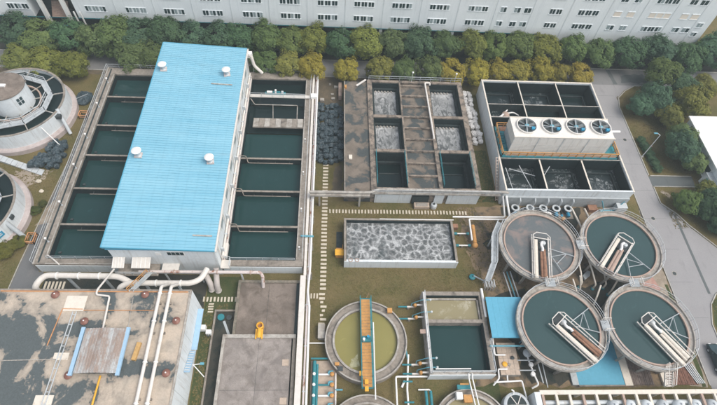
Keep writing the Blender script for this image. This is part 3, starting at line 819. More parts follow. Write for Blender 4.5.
# ================================================================== BLUE-ROOFED BUILDING
BX0, BX1, BY0, BY1 = -30.9, -16.3, 32.8, 74.8
ZL, ZR = 9.0, 8.2
bb = thing('blue_roof_building', 'long white building with ribbed sky-blue shed roof among the pools', 'building', (-23.6, 32.8, 0))
def roofz(x): return ZL + (ZR - ZL) * (x - (-31.2)) / 15.1
w_ = MB()
w_.add([(BX0, BY0, 0), (BX1, BY0, 0), (BX1, BY0, roofz(BX1) - 0.1), (BX0, BY0, roofz(BX0) - 0.1), (BX0, BY0 + .25, 0), (BX1, BY0 + .25, 0), (BX1, BY0 + .25, roofz(BX1) - 0.1), (BX0, BY0 + .25, roofz(BX0) - 0.1)],
       [(0, 1, 2, 3), (7, 6, 5, 4), (4, 0, 3, 7), (1, 5, 6, 2), (3, 2, 6, 7)])
w_.build('wall', 'white_wall', bb)
w_ = MB()
w_.add([(BX0, BY1, 0), (BX1, BY1, 0), (BX1, BY1, roofz(BX1) - 0.1), (BX0, BY1, roofz(BX0) - 0.1), (BX0, BY1 - .25, 0), (BX1, BY1 - .25, 0), (BX1, BY1 - .25, roofz(BX1) - 0.1), (BX0, BY1 - .25, roofz(BX0) - 0.1)],
       [(3, 2, 1, 0), (4, 5, 6, 7), (7, 3, 0, 4), (2, 6, 5, 1), (7, 6, 2, 3)])
w_.build('wall', 'white_wall', bb)
MB().box(BX0 + 0.02, BX0 + 0.25, BY0 + 0.25, BY1 - 0.25, 0, roofz(BX0) - 0.12).build('wall', 'white_wall', bb)
MB().box(BX1 - 0.25, BX1 - 0.02, BY0 + 0.25, BY1 - 0.25, 0, roofz(BX1) - 0.12).build('wall', 'white_wall', bb)
# roof sheets: ribbed panels laid side by side, ribs falling to the right eave
roof = MB().box(-31.1, -16.2, 32.6, 75.0, ZR - 0.25, ZR - 0.21).build('roof', 'blue_trim', bb)
NP = 44
pw = (75.05 - 32.5) / NP
def sheet_profile(y0, w):
    pts = []
    for r in range(2):
        o = y0 + r * w / 2
        pts += [(o, 0.0), (o + w * 0.36, 0.0), (o + w * 0.40, 0.11), (o + w * 0.46, 0.11), (o + w * 0.4999, 0.0)]
    return pts
for i in range(NP):
    y0 = 32.5 + i * pw
    for half in (0, 1):
        xa, xb = (-31.2, -23.6) if half == 0 else (-23.75, -16.08)
        za, zb = roofz(xa) + (0.02 if half == 0 else 0.0), roofz(xb) + (0.02 if half == 0 else 0.0)
        pr = sheet_profile(y0, pw - 0.012)
        n = len(pr)
        m = MB()
        m.add([(xa, y, za + z) for y, z in pr] + [(xb, y, zb + z) for y, z in pr], [(k, k + 1, n + k + 1, n + k) for k in range(n - 1)])
        m.f = [f[::-1] for f in m.f]
        m.build('roof_sheet', 'roof_blue', bb)
MB().bar((-31.22, 32.42, ZL - 0.02), (-31.22, 75.1, ZL - 0.02), 0.14, 0.24).build('verge_trim', 'blue_trim', bb)
MB().bar((-31.15, 32.44, ZL - 0.06), (-16.06, 32.44, ZR - 0.06), 0.1, 0.3).build('verge_trim', 'blue_trim', bb)
MB().bar((-31.15, 75.12, ZL - 0.06), (-16.06, 75.12, ZR - 0.06), 0.1, 0.3).build('verge_trim', 'blue_trim', bb)
MB().box(-16.05, -15.82, 32.4, 75.1, ZR - 0.3, ZR - 0.02).build('gutter', 'white_paint', bb)
for k in range(8):
    y = 34 + k * 5.6
    MB().tube([(-15.94, y, ZR - 0.3), (-16.12, y, ZR - 0.8), (-16.12, y, 2.4)], 0.07, 8, 0.1).build('downpipe', 'white_paint', bb)
# ledge along the right wall with railing and pipes
MB().box(-16.3, -15.76, 34.12, 73.58, 1.6, PZ).build('ledge', 'white_paint', bb)
MB().tube([(-16.05, 34.0, 3.2), (-16.05, 74.0, 3.2)], 0.17, 10).build('wall_pipe', 'white_paint', bb)
MB().tube([(-15.9, 34.0, 2.55), (-15.9, 74.0, 2.55)], 0.10, 10).build('wall_pipe', 'rust_pipe', bb)
for k in range(14):
    MB().box(-16.26, -15.86, 35 + k * 2.9, 35.25 + k * 2.9, 2.35, 3.4 if k % 2 else 4.2).build('pipe_bracket', 'galvanised', bb)
for k in range(7):
    wn_ = MB().box(-16.30, -16.22, 37.5 + k * 5.4, 39.4 + k * 5.4, 5.2, 6.6).build('window', 'white_clean', bb)
    MB().box(-16.24, -16.205, 37.62 + k * 5.4, 39.28 + k * 5.4, 5.32, 6.48).build('pane', 'glass_pale', wn_)
wn_ = MB().box(-23.0, -20.6, 32.72, 32.81, 6.3, 7.3).build('window', 'white_clean', bb)
for k in range(4):
    MB().box(-22.92 + k * 0.58, -22.42 + k * 0.58, 32.69, 32.73, 6.4, 7.2).build('pane', 'glass_dark', wn_)
MB().box(-24.6, -23.9, 32.7, 32.79, 6.3, 7.0).build('vent_louvre', 'white_clean', bb)
for xa, xb, yb in ((-30.9, -29.2, 31.3), (-28.2, -25.6, 31.3)):
    a = MB()
    a.add([(xa, 32.79, 5.5), (xb, 32.79, 5.5), (xb, yb, 5.0), (xa, yb, 5.0), (xa, 32.79, 5.42), (xb, 32.79, 5.42), (xb, yb, 4.92), (xa, yb, 4.92)],
          [(0, 3, 2, 1), (4, 5, 6, 7), (3, 7, 6, 2), (0, 4, 7, 3), (1, 2, 6, 5)])
    aw = a.build('awning', 'white_paint', bb)
    for k in range(5):
        t_ = k / 4
        x = xa + 0.08 + (xb - xa - 0.16) * t_
        MB().bar((x, 32.75, 5.53), (x, yb + 0.03, 5.03), 0.06, 0.06).build('awning_rib', 'white_clean', aw)
MB().box(-30.6, -24.8, 30.9, 32.78, 3.2, 3.4).build('landing', 'concrete', bb)
MB().rail([(-30.5, 30.95, 3.4), (-24.9, 30.95, 3.4)], 1.0, 1.2, 0.03).build('railing', 'galvanised', bb)
MB().box(-24.4, -22.0, 31.6, 32.78, 3.4, 3.6).build('canopy', 'white_paint', bb)
MB().box(-16.28, -14.9, 32.6, 34.0, 2.32, 2.5).build('end_platform', 'white_paint', bb)
MB().rail([(-16.2, 34.2, 2.5), (-14.9, 34.0, 2.5), (-14.9, 32.7, 2.5)], 1.0, 0.7, 0.03).build('railing', 'galvanised', bb)
MB().box(-16.28, -15.5, 34.2, 36.6, 2.32, 3.1).build('cable_box', 'white_paint', bb)
MB().tube([(-16.0, 74.2, 7.4), (-15.4, 74.2, 7.4), (-15.0, 73.9, 5.2), (-13.6, 73.7, 3.6)], 0.3, 10, 0.5).build('end_duct', 'white_paint', bb)
MB().box(-16.1, -15.2, 74.0, 74.9, 6.9, 7.8).build('hopper', 'white_clean', bb)
for (x, y, L) in ((-19.4, 34.8, 2.7), (-21.2, 65.2, 3.6)):
    MB().bar((x, y, roofz(x) + 0.1), (x + L, y, roofz(x + L) + 0.1), 0.22, 0.05).build('flashing_strip', 'concrete_pale', bb)
vt = None
for (x, y, lab) in ((-29.75, 48.5, 'white mushroom roof vent on the blue roof, near left'), (-18.85, 48.0, 'white mushroom roof vent on the blue roof, near right'),
                    (-29.75, 67.9, 'white mushroom roof vent on the blue roof, far left'), (-18.8, 67.7, 'white mushroom roof vent on the blue roof, far right')):
    z = roofz(x) + 0.02
    if vt is None:
        vt = thing('roof_vent', lab, 'roof vent', (x, y, z), 'mushroom vents on the blue roof')
        MB().box(x - 0.55, x + 0.55, y - 0.5, y + 0.5, z - 0.05, z + 0.22).build('curb', 'rust_pipe', vt)
        MB().lathe(x, y, [(0.42, z + 0.22), (0.3, z + 0.35), (0.28, z + 1.25)], 18).build('pipe', 'galvanised', vt)
        MB().lathe(x, y, [(0.3, z + 1.12), (0.72, z + 1.18), (0.74, z + 1.28), (0.5, z + 1.46), (0.02, z + 1.52)], 20).build('cap', 'white_clean', vt)
    else:
        copy_tree(vt, (x, y, z), 0.2, 1.0, lab)

# ================================================================== FILTER BLOCK
fb = thing('filter_block', 'weathered concrete filter block with six sunken basins and foam', 'tank', (13.6, 46.5, 0))
FZ = 3.5
MB().box(2.2, 6.7, 46.6, 72.6, 0, FZ - 0.35).build('apron', 'apron_stained', fb)
MB().box(2.2, 2.4, 46.6, 72.6, FZ - 0.35, FZ - 0.2).build('apron_edge', 'concrete', fb)
MB().box(6.7, 7.6, 46.6, 72.9, 0, FZ).build('wall', 'concrete_brown', fb)
MB().box(24.4, 25.3, 46.6, 72.9, 0, FZ).build('wall', 'concrete_brown', fb)
MB().box(12.9, 13.2, 47.2, 72.3, 0, FZ).build('wall', 'concrete_brown', fb)
MB().box(18.2, 18.8, 47.2, 72.3, 0, FZ).build('wall', 'concrete_brown', fb)
MB().box(7.6, 24.4, 72.3, 72.9, 0, FZ).build('wall', 'concrete_brown', fb)
MB().box(7.6, 24.4, 46.6, 47.2, 0, FZ).build('wall', 'concrete_brown', fb)
bas = [(47.2, 54.9, 0.4, 'water_black'), (55.5, 63.1, 1.5, 'water_foam_heavy'), (63.7, 72.3, 1.5, 'water_foam_heavy')]
for xi, (xa, xb) in enumerate(((7.6, 12.9), (18.8, 24.4))):
    for yb in (54.9, 63.1):
        MB().box(xa, xb, yb, yb + 0.6, 0, FZ - 0.02).build('divider_wall', 'concrete_brown', fb)
    for i, (ya, yb, wz, wm) in enumerate(bas):
        ln = MB()
        for q in ((xa + 0.002, xa + 0.12, ya + 0.002, yb - 0.002), (xb - 0.12, xb - 0.002, ya + 0.002, yb - 0.002), (xa + 0.12, xb - 0.12, yb - 0.12, yb - 0.002), (xa + 0.12, xb - 0.12, ya + 0.002, ya + 0.12)):
            ln.box(*q, 0.1, FZ - 0.25)
        ln.build('basin_lining', 'concrete_wet', fb)
        lg = MB()
        for q in ((xa + 0.12, xa + 0.5, ya + 0.12, yb - 0.12), (xb - 0.5, xb - 0.12, ya + 0.12, yb - 0.12), (xa + 0.5, xb - 0.5, yb - 0.5, yb - 0.12)):
            lg.box(*q, 0.1, wz + 0.55)
        lg.build('ledge', 'concrete_dark', fb)
        water(rect(xa + 0.12, xb - 0.12, ya + 0.12, yb - 0.12), wz, wm, ('foaming water of the ' if i else 'dark low water of the ') + ['near', 'middle', 'far'][i] + ' basin in the ' + ['left', 'right'][xi] + ' filter column')
        if i:
            nz = MB()
            for k in range(6):
                nz.box(xa + 0.75 + k * 0.62, xa + 1.0 + k * 0.62, yb - 0.9, yb - 0.52, wz + 0.02, wz + 0.2)
            nz.build('weir_teeth', 'concrete_pale', fb)
        else:
            for yy in (52.2,):
                MB().box(xa + 0.9, xb - 0.9, yy, yy + 0.25, wz - 0.02, wz + 0.1).build('baffle', 'concrete_dark', fb)
            MB().rail([(xa + 0.15, ya + 0.3, FZ - 0.02), (xa + 0.15, yb - 0.2, FZ - 0.02)], 0.9, 1.6, 0.025).build('railing', 'teal_paint', fb)
            MB().rail([(xb - 0.15, ya + 0.3, FZ - 0.02), (xb - 0.15, yb - 0.2, FZ - 0.02)], 0.9, 1.6, 0.025).build('railing', 'teal_paint', fb)
MB().box(13.2, 18.2, 47.2, 72.3, 0, FZ - 0.5).build('centre_floor', 'apron_stained', fb)
for k in range(9):
    y = 49.8 + k * 2.72
    MB().box(13.2, 18.2, y - 0.14, y + 0.14, FZ - 0.5, FZ - 0.04).build('cross_wall', 'concrete_brown', fb)
MB().rail([(7.0, 72.85, FZ), (25.2, 72.85, FZ)], 1.0, 2.0, 0.028).build('railing', 'galvanised', fb)
for x in (15.4, 23.9):
    MB().tube([(x, 72.7, FZ), (x, 72.7, FZ + 2.2)], 0.05, 8).build('lamp_pole', 'galvanised', fb)
    MB().ball((x, 72.7, FZ + 2.3), 0.2).build('lamp_globe', 'white_clean', fb)
MB().tube([(18.9, 71.7, FZ + 0.1), (18.9, 71.9, FZ + 0.5), (17.9, 71.9, FZ + 0.5), (18.3, 58.4, FZ + 0.35), (18.4, 58.0, FZ - 0.4)], 0.17, 10, 0.3).build('transfer_pipe', 'white_paint', fb)
MB().bar((4.6, 70.8, FZ + 0.3), (6.4, 72.2, FZ + 0.6), 0.35, 0.12).build('gangway', 'white_paint', fb)
MB().box(2.3, 2.7, 70.5, 71.2, FZ - 0.35, FZ + 0.1).build('warning_box', 'orange', fb)
MB().box(3.0, 3.6, 53.2, 54.1, FZ - 0.35, FZ - 0.1).build('hatch_cover', 'cream', fb)
# front: walkway over the white wall
MB().box(6.8, 28.4, 45.9, 46.58, FZ - 0.25, FZ + 0.05).build('front_walkway', 'concrete_pale', fb)
for x0, x1 in ((7.4, 13.6), (17.6, 19.2), (19.8, 25.2)):
    MB().box(x0, x1, 46.42, 46.597, 0, FZ - 0.4).build('wall_facing', 'white_wall', fb)
MB().box(2.3, 7.2, 46.45, 46.597, 1.6, 2.4).build('wall_ledge', 'concrete', fb)
MB().box(13.8, 16.6, 46.2, 46.597, 0.3, 2.2).build('pipe_recess', 'concrete_dark', fb)
MB().rail([(7.0, 45.95, FZ + 0.05), (28.2, 45.95, FZ + 0.05)], 0.9, 2.4, 0.025).build('railing', 'galvanised', fb)
vb = thing('valve_pit', 'low brick valve pit in front of the filter block', 'pit', (15.6, 45.6, 0))
MB().box(14.2, 16.8, 45.2, 46.15, 0, 0.7).build('pit_wall', 'tan_tile', vb)
MB().box(14.5, 16.5, 45.35, 46.0, 0.7, 0.76).build('pit_lid', 'concrete_pale', vb)
pl = thing('pump_barrel', 'grey round pump barrel beside the brick valve pit', 'pump', (17.6, 45.7, 0))
MB().lathe(17.6, 45.7, [(0.55, 0), (0.55, 0.7), (0.45, 0.85), (0.02, 0.9)], 18).build('casing', 'galvanised', pl)
MB().lathe(17.6, 45.7, [(0.16, 0.88), (0.16, 1.15), (0.01, 1.18)], 12).build('cap', 'dark_metal', pl)

# pipe bridge from the pool block to the cooling tank
pb = thing('pipe_bridge', 'white pipe bridge crossing the stepping path at the filter block', 'pipe', (2, 45.5, 0))
MB().tube([(-3.6, 45.7, 4.0), (6.3, 45.7, 4.0), (8.1, 46.4, 4.1), (28.9, 46.2, 4.1), (29.6, 46.1, 4.0)], 0.22, 12, 0.6).build('pipe', 'concrete_pale', pb)
MB().box(-3.4, 6.4, 45.2, 46.2, 3.35, 3.72).build('bridge_beam', 'concrete_pale', pb)
for x in (-1.9, 4.8):
    MB().box(x - 0.15, x + 0.15, 45.5, 45.9, 0, 3.35).build('support', 'concrete_pale', pb)

# ================================================================== BUBBLING TANK
bt = thing('aeration_tank', 'low rectangular aeration tank with churning grey foam', 'tank', (11.1, 34.2, 0))
MB().box(2.2, 2.55, 34.2, 42.0, 0, 2.0).build('wall', 'concrete', bt)
MB().box(19.65, 20.0, 34.2, 42.0, 0, 2.0).build('wall', 'concrete', bt)
MB().box(2.55, 19.65, 41.7, 42.0, 0, 2.0).build('wall', 'concrete', bt)
MB().box(2.55, 19.65, 34.2, 34.5, 0, 2.0).build('wall', 'white_wall', bt)
MB().box(2.2, 20.0, 34.12, 34.198, 0, 2.02).build('wall_facing', 'white_wall', bt)
MB().box(2.56, 19.64, 41.62, 41.698, 0.2, 1.85).build('lining', 'concrete_wet', bt)
MB().box(2.552, 2.63, 34.5, 41.6, 0.2, 1.85).build('lining', 'concrete_wet', bt)
MB().box(19.57, 19.648, 34.5, 41.6, 0.2, 1.85).build('lining', 'concrete_wet', bt)
MB().tube([(8.0, 41.85, 2.1), (20.2, 41.85, 2.1)], 0.07, 8).build('air_pipe', 'white_clean', bt)
water(rect(2.6, 19.6, 34.5, 41.65), 1.15, 'water_foam_cells', 'churning foamy grey water of the aeration tank')
hp = thing('hose_reel', 'pink hose coil on the near wall of the aeration tank', 'hose', (3.6, 34.3, 2.0))
for k in range(2):
    MB().lathe(3.2 + k * 1.0, 34.35, [(0.28, 2.05), (0.34, 2.1), (0.28, 2.15), (0.22, 2.1), (0.28, 2.05)], 16).build('coil', 'rust_pale', hp)
os_ = thing('control_cabinet', 'small orange control cabinet at the left side of the aeration tank', 'cabinet', (1.5, 36.2, 0))
MB().box(0.9, 2.1, 35.8, 36.7, 0, 1.0).build('body', 'orange', os_)
MB().box(0.8, 2.18, 35.7, 36.8, 1.0, 1.08).build('top', 'yellow', os_)
MB().rail([(1.0, 36.8, 0), (2.0, 36.8, 0), (2.0, 37.5, 0)], 1.3, 0.5, 0.03).build('frame', 'orange', os_)
MB().box(1.0, 2.0, 37.6, 40.5, 0, 0.08).build('plinth', 'concrete_dark', os_)

# ================================================================== SQUARE TANK
sq = thing('square_tank', 'square two-basin tank with teal and muddy yellow water', 'tank', (18.4, 17.1, 0))
SZ = 2.2
MB().box(13.8, 14.3, 17.1, 29.2, 0, SZ).build('wall', 'concrete_pale', sq)
MB().box(22.3, 22.9, 17.1, 29.2, 0, SZ).build('wall', 'concrete', sq)
MB().box(14.3, 22.3, 28.6, 29.2, 0, SZ).build('wall', 'concrete', sq)
MB().box(14.3, 22.3, 17.1, 17.6, 0, SZ).build('wall', 'concrete_pale', sq)
MB().box(14.3, 22.3, 24.4, 24.9, 0, SZ - 0.05).build('divider_wall', 'concrete', sq)
MB().box(13.78, 22.95, 17.0, 17.096, 0, SZ + 0.02).build('wall_facing', 'white_wall', sq)
MB().box(14.4, 22.2, 28.5, 28.598, 0.2, SZ - 0.1).build('lining', 'concrete_wet', sq)
MB().box(22.2, 22.298, 17.6, 24.4, 0.2, SZ - 0.1).build('lining', 'concrete_wet', sq)
MB().box(14.6, 22.2, 28.1, 28.3, 1.4, 1.75).build('launder_rim', 'concrete_pale', sq)
MB().box(22.0, 22.2, 25.0, 28.3, 1.4, 1.75).build('launder_rim', 'concrete_pale', sq)
water(rect(14.3, 22.3, 24.9, 28.6), 1.45, 'water_froth_thin', 'muddy yellow water of the far basin in the square tank')
water(rect(14.3, 22.3, 17.6, 24.4), 0.9, 'water_teal', 'dark teal water of the near basin in the square tank')
MB().rail([(14.05, 17.2, SZ), (14.05, 29.0, SZ)], 1.0, 1.8, 0.03).build('railing', 'galvanised', sq)
MB().rail([(14.1, 17.35, SZ), (22.6, 17.35, SZ)], 1.0, 1.8, 0.03).build('railing', 'galvanised', sq)
MB().rail([(22.75, 17.3, SZ), (22.75, 21.8, SZ)], 1.0, 1.5, 0.03).build('railing', 'galvanised', sq)
MB().tube([(14.6, 17.8, 2.5), (19.5, 17.8, 2.5)], 0.09, 8).build('pipe', 'white_clean', sq)
MB().tube([(13.95, 17.3, 2.35), (13.95, 29.0, 2.35)], 0.1, 8).build('pipe', 'white_clean', sq)
MB().tube([(22.8, 25.2, 2.4), (22.8, 29.6, 2.4)], 0.2, 10).build('pipe', 'white_clean', sq)
MB().box(13.0, 13.8, 22.8, 23.4, SZ - 0.1, SZ + 0.05).build('side_step', 'rust_pale', sq)
# valve lines entering the square tank from the left
vl = None
for i, (y, x0) in enumerate(((27.35, 10.0), (25.5, 9.2), (18.85, 10.6), (17.6, 10.6))):
    lab = f'valve line with orange actuator left of the square tank, {ORD[i]} from the far side'
    if vl is None:
        vl = thing('valve_line', lab, 'valve', (12.4, y, 0), 'valve lines on the left of the square tank')
        MB().tube([(10.3, y, 0.75), (11.6, y, 0.75)], 0.13, 10).build('inlet_pipe', 'teal_paint', vl)
        MB().tube([(11.6, y, 0.75), (12.9, y, 0.75), (12.9, y, 1.5), (13.9, y, 1.5)], 0.14, 10, 0.25).build('pipe', 'white_paint', vl)
        MB().lathe(12.75, y, [(0.2, 0.95), (0.26, 1.1), (0.26, 1.5), (0.18, 1.62), (0.01, 1.64)], 14).build('actuator', 'orange', vl)
        MB().tube([(12.3, y + 0.05, 0.75), (12.3, y + 0.45, 0.9), (13.6, y + 0.45, 2.35), (14.9, y + 0.45, 2.35)], 0.06, 8, 0.2).build('air_line', 'cyan_paint', vl)
        MB().lathe(14.9, y + 0.45, [(0.15, 2.2), (0.15, 2.5), (0.02, 2.52)], 10).build('fitting', 'galvanised', vl)
        MB().box(11.7, 12.0, y - 0.15, y + 0.15, 0, 0.62).build('support', 'concrete_pale', vl)
    else:
        copy_tree(vl, (12.4, y, 0), 0, 1.0, lab)
sp = thing('pipe_run', 'white pipe run with teal valves below the square tank', 'pipe', (12, 15, 0))
MB().tube([(9.2, 10, 0.9), (9.3, 17.2, 0.9), (13.7, 17.2, 0.9)], 0.13, 10, 0.25).build('pipe', 'white_clean', sp)
MB().tube([(10.8, 10, 0.6), (10.8, 15.6, 0.6), (11.3, 20.3, 0.6)], 0.14, 10, 0.2).build('pipe', 'white_clean', sp)
MB().tube([(11.2, 19.5, 0.6), (10.9, 21.8, 0.6)], 0.12, 10).build('pipe', 'cyan_paint', sp)
for y in (13.9, 16.6):
    MB().tube([(10.3, y, 0.65), (11.6, y, 0.65)], 0.13, 8).build('valve', 'teal_paint', sp)
MB().tube([(12.3, 15.5, 0.7), (13.9, 15.5, 0.7), (14.0, 10, 0.7)], 0.11, 8, 0.2).build('pipe', 'white_clean', sp)
for x in (13.3, 13.95):
    MB().tube([(x, 15.3, 0.85), (x, 13.0, 0.85)], 0.2, 10).build('valve_body', 'teal_paint', sp)
MB().tube([(10.1, 15.9, 0.3), (10.6, 16.8, 0.3)], 0.16, 8).build('stub', 'white_clean', sp)
for x in (19.1, 19.6):
    MB().tube([(x, 17.2, 2.4), (x + 0.05, 16.6, 2.0), (x + 0.6, 12.0, 1.8)], 0.09, 8, 0.2).build('branch_pipe', 'white_clean', sp)

# ================================================================== ROUND TANKS (yellow water) with bridge
def round_tank(cx, cy, ri, ro, z, label, wlabel, mat='water_yellow', wall='concrete'):
    t = thing('round_tank', label, 'tank', (cx, cy, 0))
    MB().lathe(cx, cy, [(ro, 0), (ro, z), (ro - 0.22, z), (ro - 0.22, z - 0.25), (ri + 0.32, z - 0.25), (ri + 0.32, z), (ri, z), (ri, 0.3)], 72).build('wall', wall, t)
    MB().ring(cx, cy, ri + 0.02, ri + 0.30, z + 0.002, z + 0.06, 72).build('inner_coping', 'concrete_pale', t)
    MB().ring(cx, cy, ro - 0.2, ro - 0.02, z + 0.002, z + 0.06, 72).build('outer_coping', 'concrete_pale', t)
    struct('water', MB().disc(cx, cy, ri + 0.01, z - 0.45), mat, wlabel)
    return t
rt = round_tank(5.3, 22.1, 4.45, 5.85, 1.5, 'round concrete tank of yellow-green water with orange plank bridge', 'yellow-green water of the round tank')
br = MB().box(4.52, 6.08, 15.4, 28.2, 1.85, 1.95).build('bridge', 'teal_paint', rt)
for k in range(27):
    MB().box(4.66, 5.94, 15.6 + k * 0.46, 16.03 + k * 0.46, 1.952, 1.99).build('plank', 'orange', br)
for x in (4.5, 6.08):
    MB().rail([(x, 15.4, 1.95), (x, 28.2, 1.95)], 1.0, 1.6, 0.035).build('railing', 'teal_paint', rt)
MB().tube([(6.3, 14, 2.0), (6.35, 24.5, 2.0)], 0.09, 8).build('pipe', 'white_clean', rt)
dr = MB().box(4.7, 5.9, 21.6, 22.4, 2.0, 2.35).build('drive_unit', 'teal_paint', rt)
MB().tube([(4.9, 21.8, 2.35), (4.9, 21.8, 3.0)], 0.17, 10).build('motor', 'white_clean', dr)
MB().tube([(5.5, 22.2, 2.35), (5.5, 22.2, 2.9)], 0.2, 10).build('motor', 'motor_blue', dr)
MB().box(8.5, 9.2, 26.0, 26.7, 1.56, 1.95).build('outlet_box', 'orange', rt)
MB().box(0.9, 1.5, 18.5, 18.9, 1.56, 1.9).build('outlet_box', 'orange', rt)
MB().box(1.3, 2.0, 17.8, 18.4, 1.56, 1.75).build('hatch', 'dark_metal', rt)
for y in (15.0, 15.9, 17.0):
    MB().box(4.2 if y > 16.5 else 4.9, 4.62 if y > 16.5 else 5.4, y, y + 0.6, 1.99, 2.4).build('gear_box', 'yellow', rt)
MB().tube([(5.3, 28.2, 1.0), (6.0, 29.6, 0.5)], 0.04, 6).build('inlet_rod', 'rust', rt)
struct('painted_glare', MB().sheet(blob([(2.9, 18.6), (4.2, 18.4), (4.3, 20.2), (3.4, 19.9)], 0.25, 0.4, 4), 1.056), 'painted_glare', 'pale cloudy glare painted on the yellow water')  # flat pale patch that paints cloudy glare onto the water
round_tank(5.2, 9.2, 4.3, 5.6, 1.5, 'second round tank just entering at the bottom edge below the yellow tank', 'water of the round tank at the bottom edge')
round_tank(19.0, 10.3, 4.2, 5.2, 1.2, 'round tank at the bottom edge below the square tank', 'muddy water of the round tank below the square tank', 'water_olive')
tp = thing('thickener_head', 'orange and white machine head on the round tank below the square tank', 'machine', (18.2, 14.6, 1.2))
MB().box(17.2, 18.0, 14.0, 14.9, 1.26, 2.0).build('cabinet', 'white_clean', tp)
MB().box(18.2, 19.3, 13.6, 14.6, 1.26, 1.8).build('gearbox', 'orange', tp)
MB().box(17.6, 19.4, 15.4, 16.0, 0.8, 1.3).build('platform', 'teal_paint', tp)
MB().box(18.0, 19.2, 15.95, 16.15, 1.3, 1.4).build('kick_plate', 'orange', tp)
# small silo with spoked lid
sl = thing('small_silo', 'small grey round silo with spoked dark lid at the bottom edge', 'silo', (25.3, 13.2, 0))
MB().lathe(25.3, 13.2, [(1.75, 0), (1.75, 1.5), (1.6, 1.6), (1.35, 1.62)], 36).build('shell', 'galvanised', sl)
MB().lathe(25.3, 13.2, [(1.36, 1.61), (0.02, 1.75)], 36).build('lid', 'concrete_dark', sl)
for k in range(6):
    a = k * math.pi / 3
    MB().bar((25.3 + 0.1 * math.cos(a), 13.2 + 0.1 * math.sin(a), 1.78), (25.3 + 1.5 * math.cos(a), 13.2 + 1.5 * math.sin(a), 1.66), 0.1, 0.06).build('spoke', 'white_paint', sl)
MB().tube([(25.0, 14.6, 1.4), (25.0, 14.9, 2.2), (24.7, 15.1, 2.2)], 0.1, 8, 0.15).build('breather', 'white_clean', sl)

# blue canopy and tiled pad right of the square tank
cn = thing('blue_canopy', 'flat bright blue sheet canopy between square tank and clarifier', 'canopy', (25.6, 22.0, 0))
for k in range(6):
    MB().box(22.95 + k * 0.88, 22.95 + k * 0.88 + 0.872, 21.95, 27.95, 3.12, 3.2).build('roof_sheet', 'blue_sheet', cn)
MB().box(22.95, 28.2, 21.87, 21.945, 3.0, 3.22).build('edge_trim', 'blue_trim', cn)
for x, y in ((23.1, 22.1), (27.9, 22.1), (23.1, 27.8), (27.9, 27.8)):
    MB().box(x - 0.06, x + 0.06, y - 0.06, y + 0.06, 0, 3.12).build('post', 'blue_trim', cn)
pd = thing('tiled_pad', 'tan tiled plinth with pipes and a yellow cap beside the square tank', 'plinth', (25.4, 17.4, 0))
MB().box(24.0, 26.8, 17.3, 21.8, 0, 1.1).build('base', 'concrete_pale', pd)
for i in range(4):
    for j in range(6):
        MB().box(24.02 + i * 0.7, 24.68 + i * 0.7, 17.33 + j * 0.75, 18.04 + j * 0.75, 1.1, 1.14 + 0.01 * ((i + j) % 2)).build('tile', 'tan_tile', pd)
MB().lathe(24.75, 18.75, [(0.36, 1.14), (0.36, 1.3), (0.25, 1.38), (0.01, 1.4)], 18).build('cap', 'yellow', pd)
MB().lathe(25.4, 18.7, [(0.22, 1.14), (0.2, 1.3), (0.01, 1.32)], 14).build('flange', 'concrete_pale', pd)
MB().lathe(26.0, 19.6, [(0.2, 1.14), (0.28, 1.35), (0.02, 1.5)], 10).build('valve_wheel', 'dark_metal', pd)
MB().tube([(23.4, 24.0, 2.2), (23.4, 19.9, 1.7), (24.9, 19.9, 1.7)], 0.11, 8, 0.2).build('pipe', 'white_clean', pd)
MB().tube([(22.6, 20.9, 2.6), (28.6, 20.9, 2.6)], 0.12, 8).build('pipe', 'cyan_paint', pd)
MB().tube([(24.9, 18.0, 1.5), (23.6, 18.0, 1.5), (23.6, 16.8, 1.2), (22.8, 16.0, 0.7)], 0.11, 8, 0.2).build('pipe', 'white_clean', pd)
MB().tube([(23.0, 16.4, 0.8), (26.9, 16.6, 0.8), (27.1, 14.2, 0.8)], 0.12, 8, 0.2).build('pipe', 'white_clean', pd)
MB().tube([(24.9, 17.3, 1.0), (24.9, 16.6, 0.8)], 0.1, 8).build('pipe', 'white_clean', pd)
for y in (17.9, 19.3):
    MB().tube([(26.7, y, 1.2), (29.0, y, 1.2)], 0.08, 8).build('pipe', 'grey_metal', pd)
vp = thing('valve_stand', 'white valve stand beside the lower left clarifier', 'valve', (28.8, 17.6, 0))
MB().tube([(28.3, 19.9, 1.0), (28.7, 17.6, 1.0), (29.1, 16.0, 1.0), (28.2, 15.6, 0.6)], 0.13, 8, 0.3).build('pipe', 'white_clean', vp)
for y in (18.7, 17.4):
    MB().lathe(28.55, y, [(0.3, 0.9), (0.34, 1.1), (0.3, 1.3), (0.02, 1.35)], 14).build('valve', 'white_clean', vp)
MB().lathe(28.3, 20.3, [(0.55, 1.0), (0.6, 1.25), (0.45, 1.5), (0.02, 1.6)], 18).build('filter_pot', 'galvanised', vp)
MB().tube([(29.4, 19.8, 1.4), (29.8, 16.2, 1.0)], 0.09, 8).build('pipe', 'galvanised', vp)
MB().tube([(30.1, 19.2, 1.4), (30.3, 15.6, 1.0)], 0.07, 8).build('pipe', 'galvanised', vp)

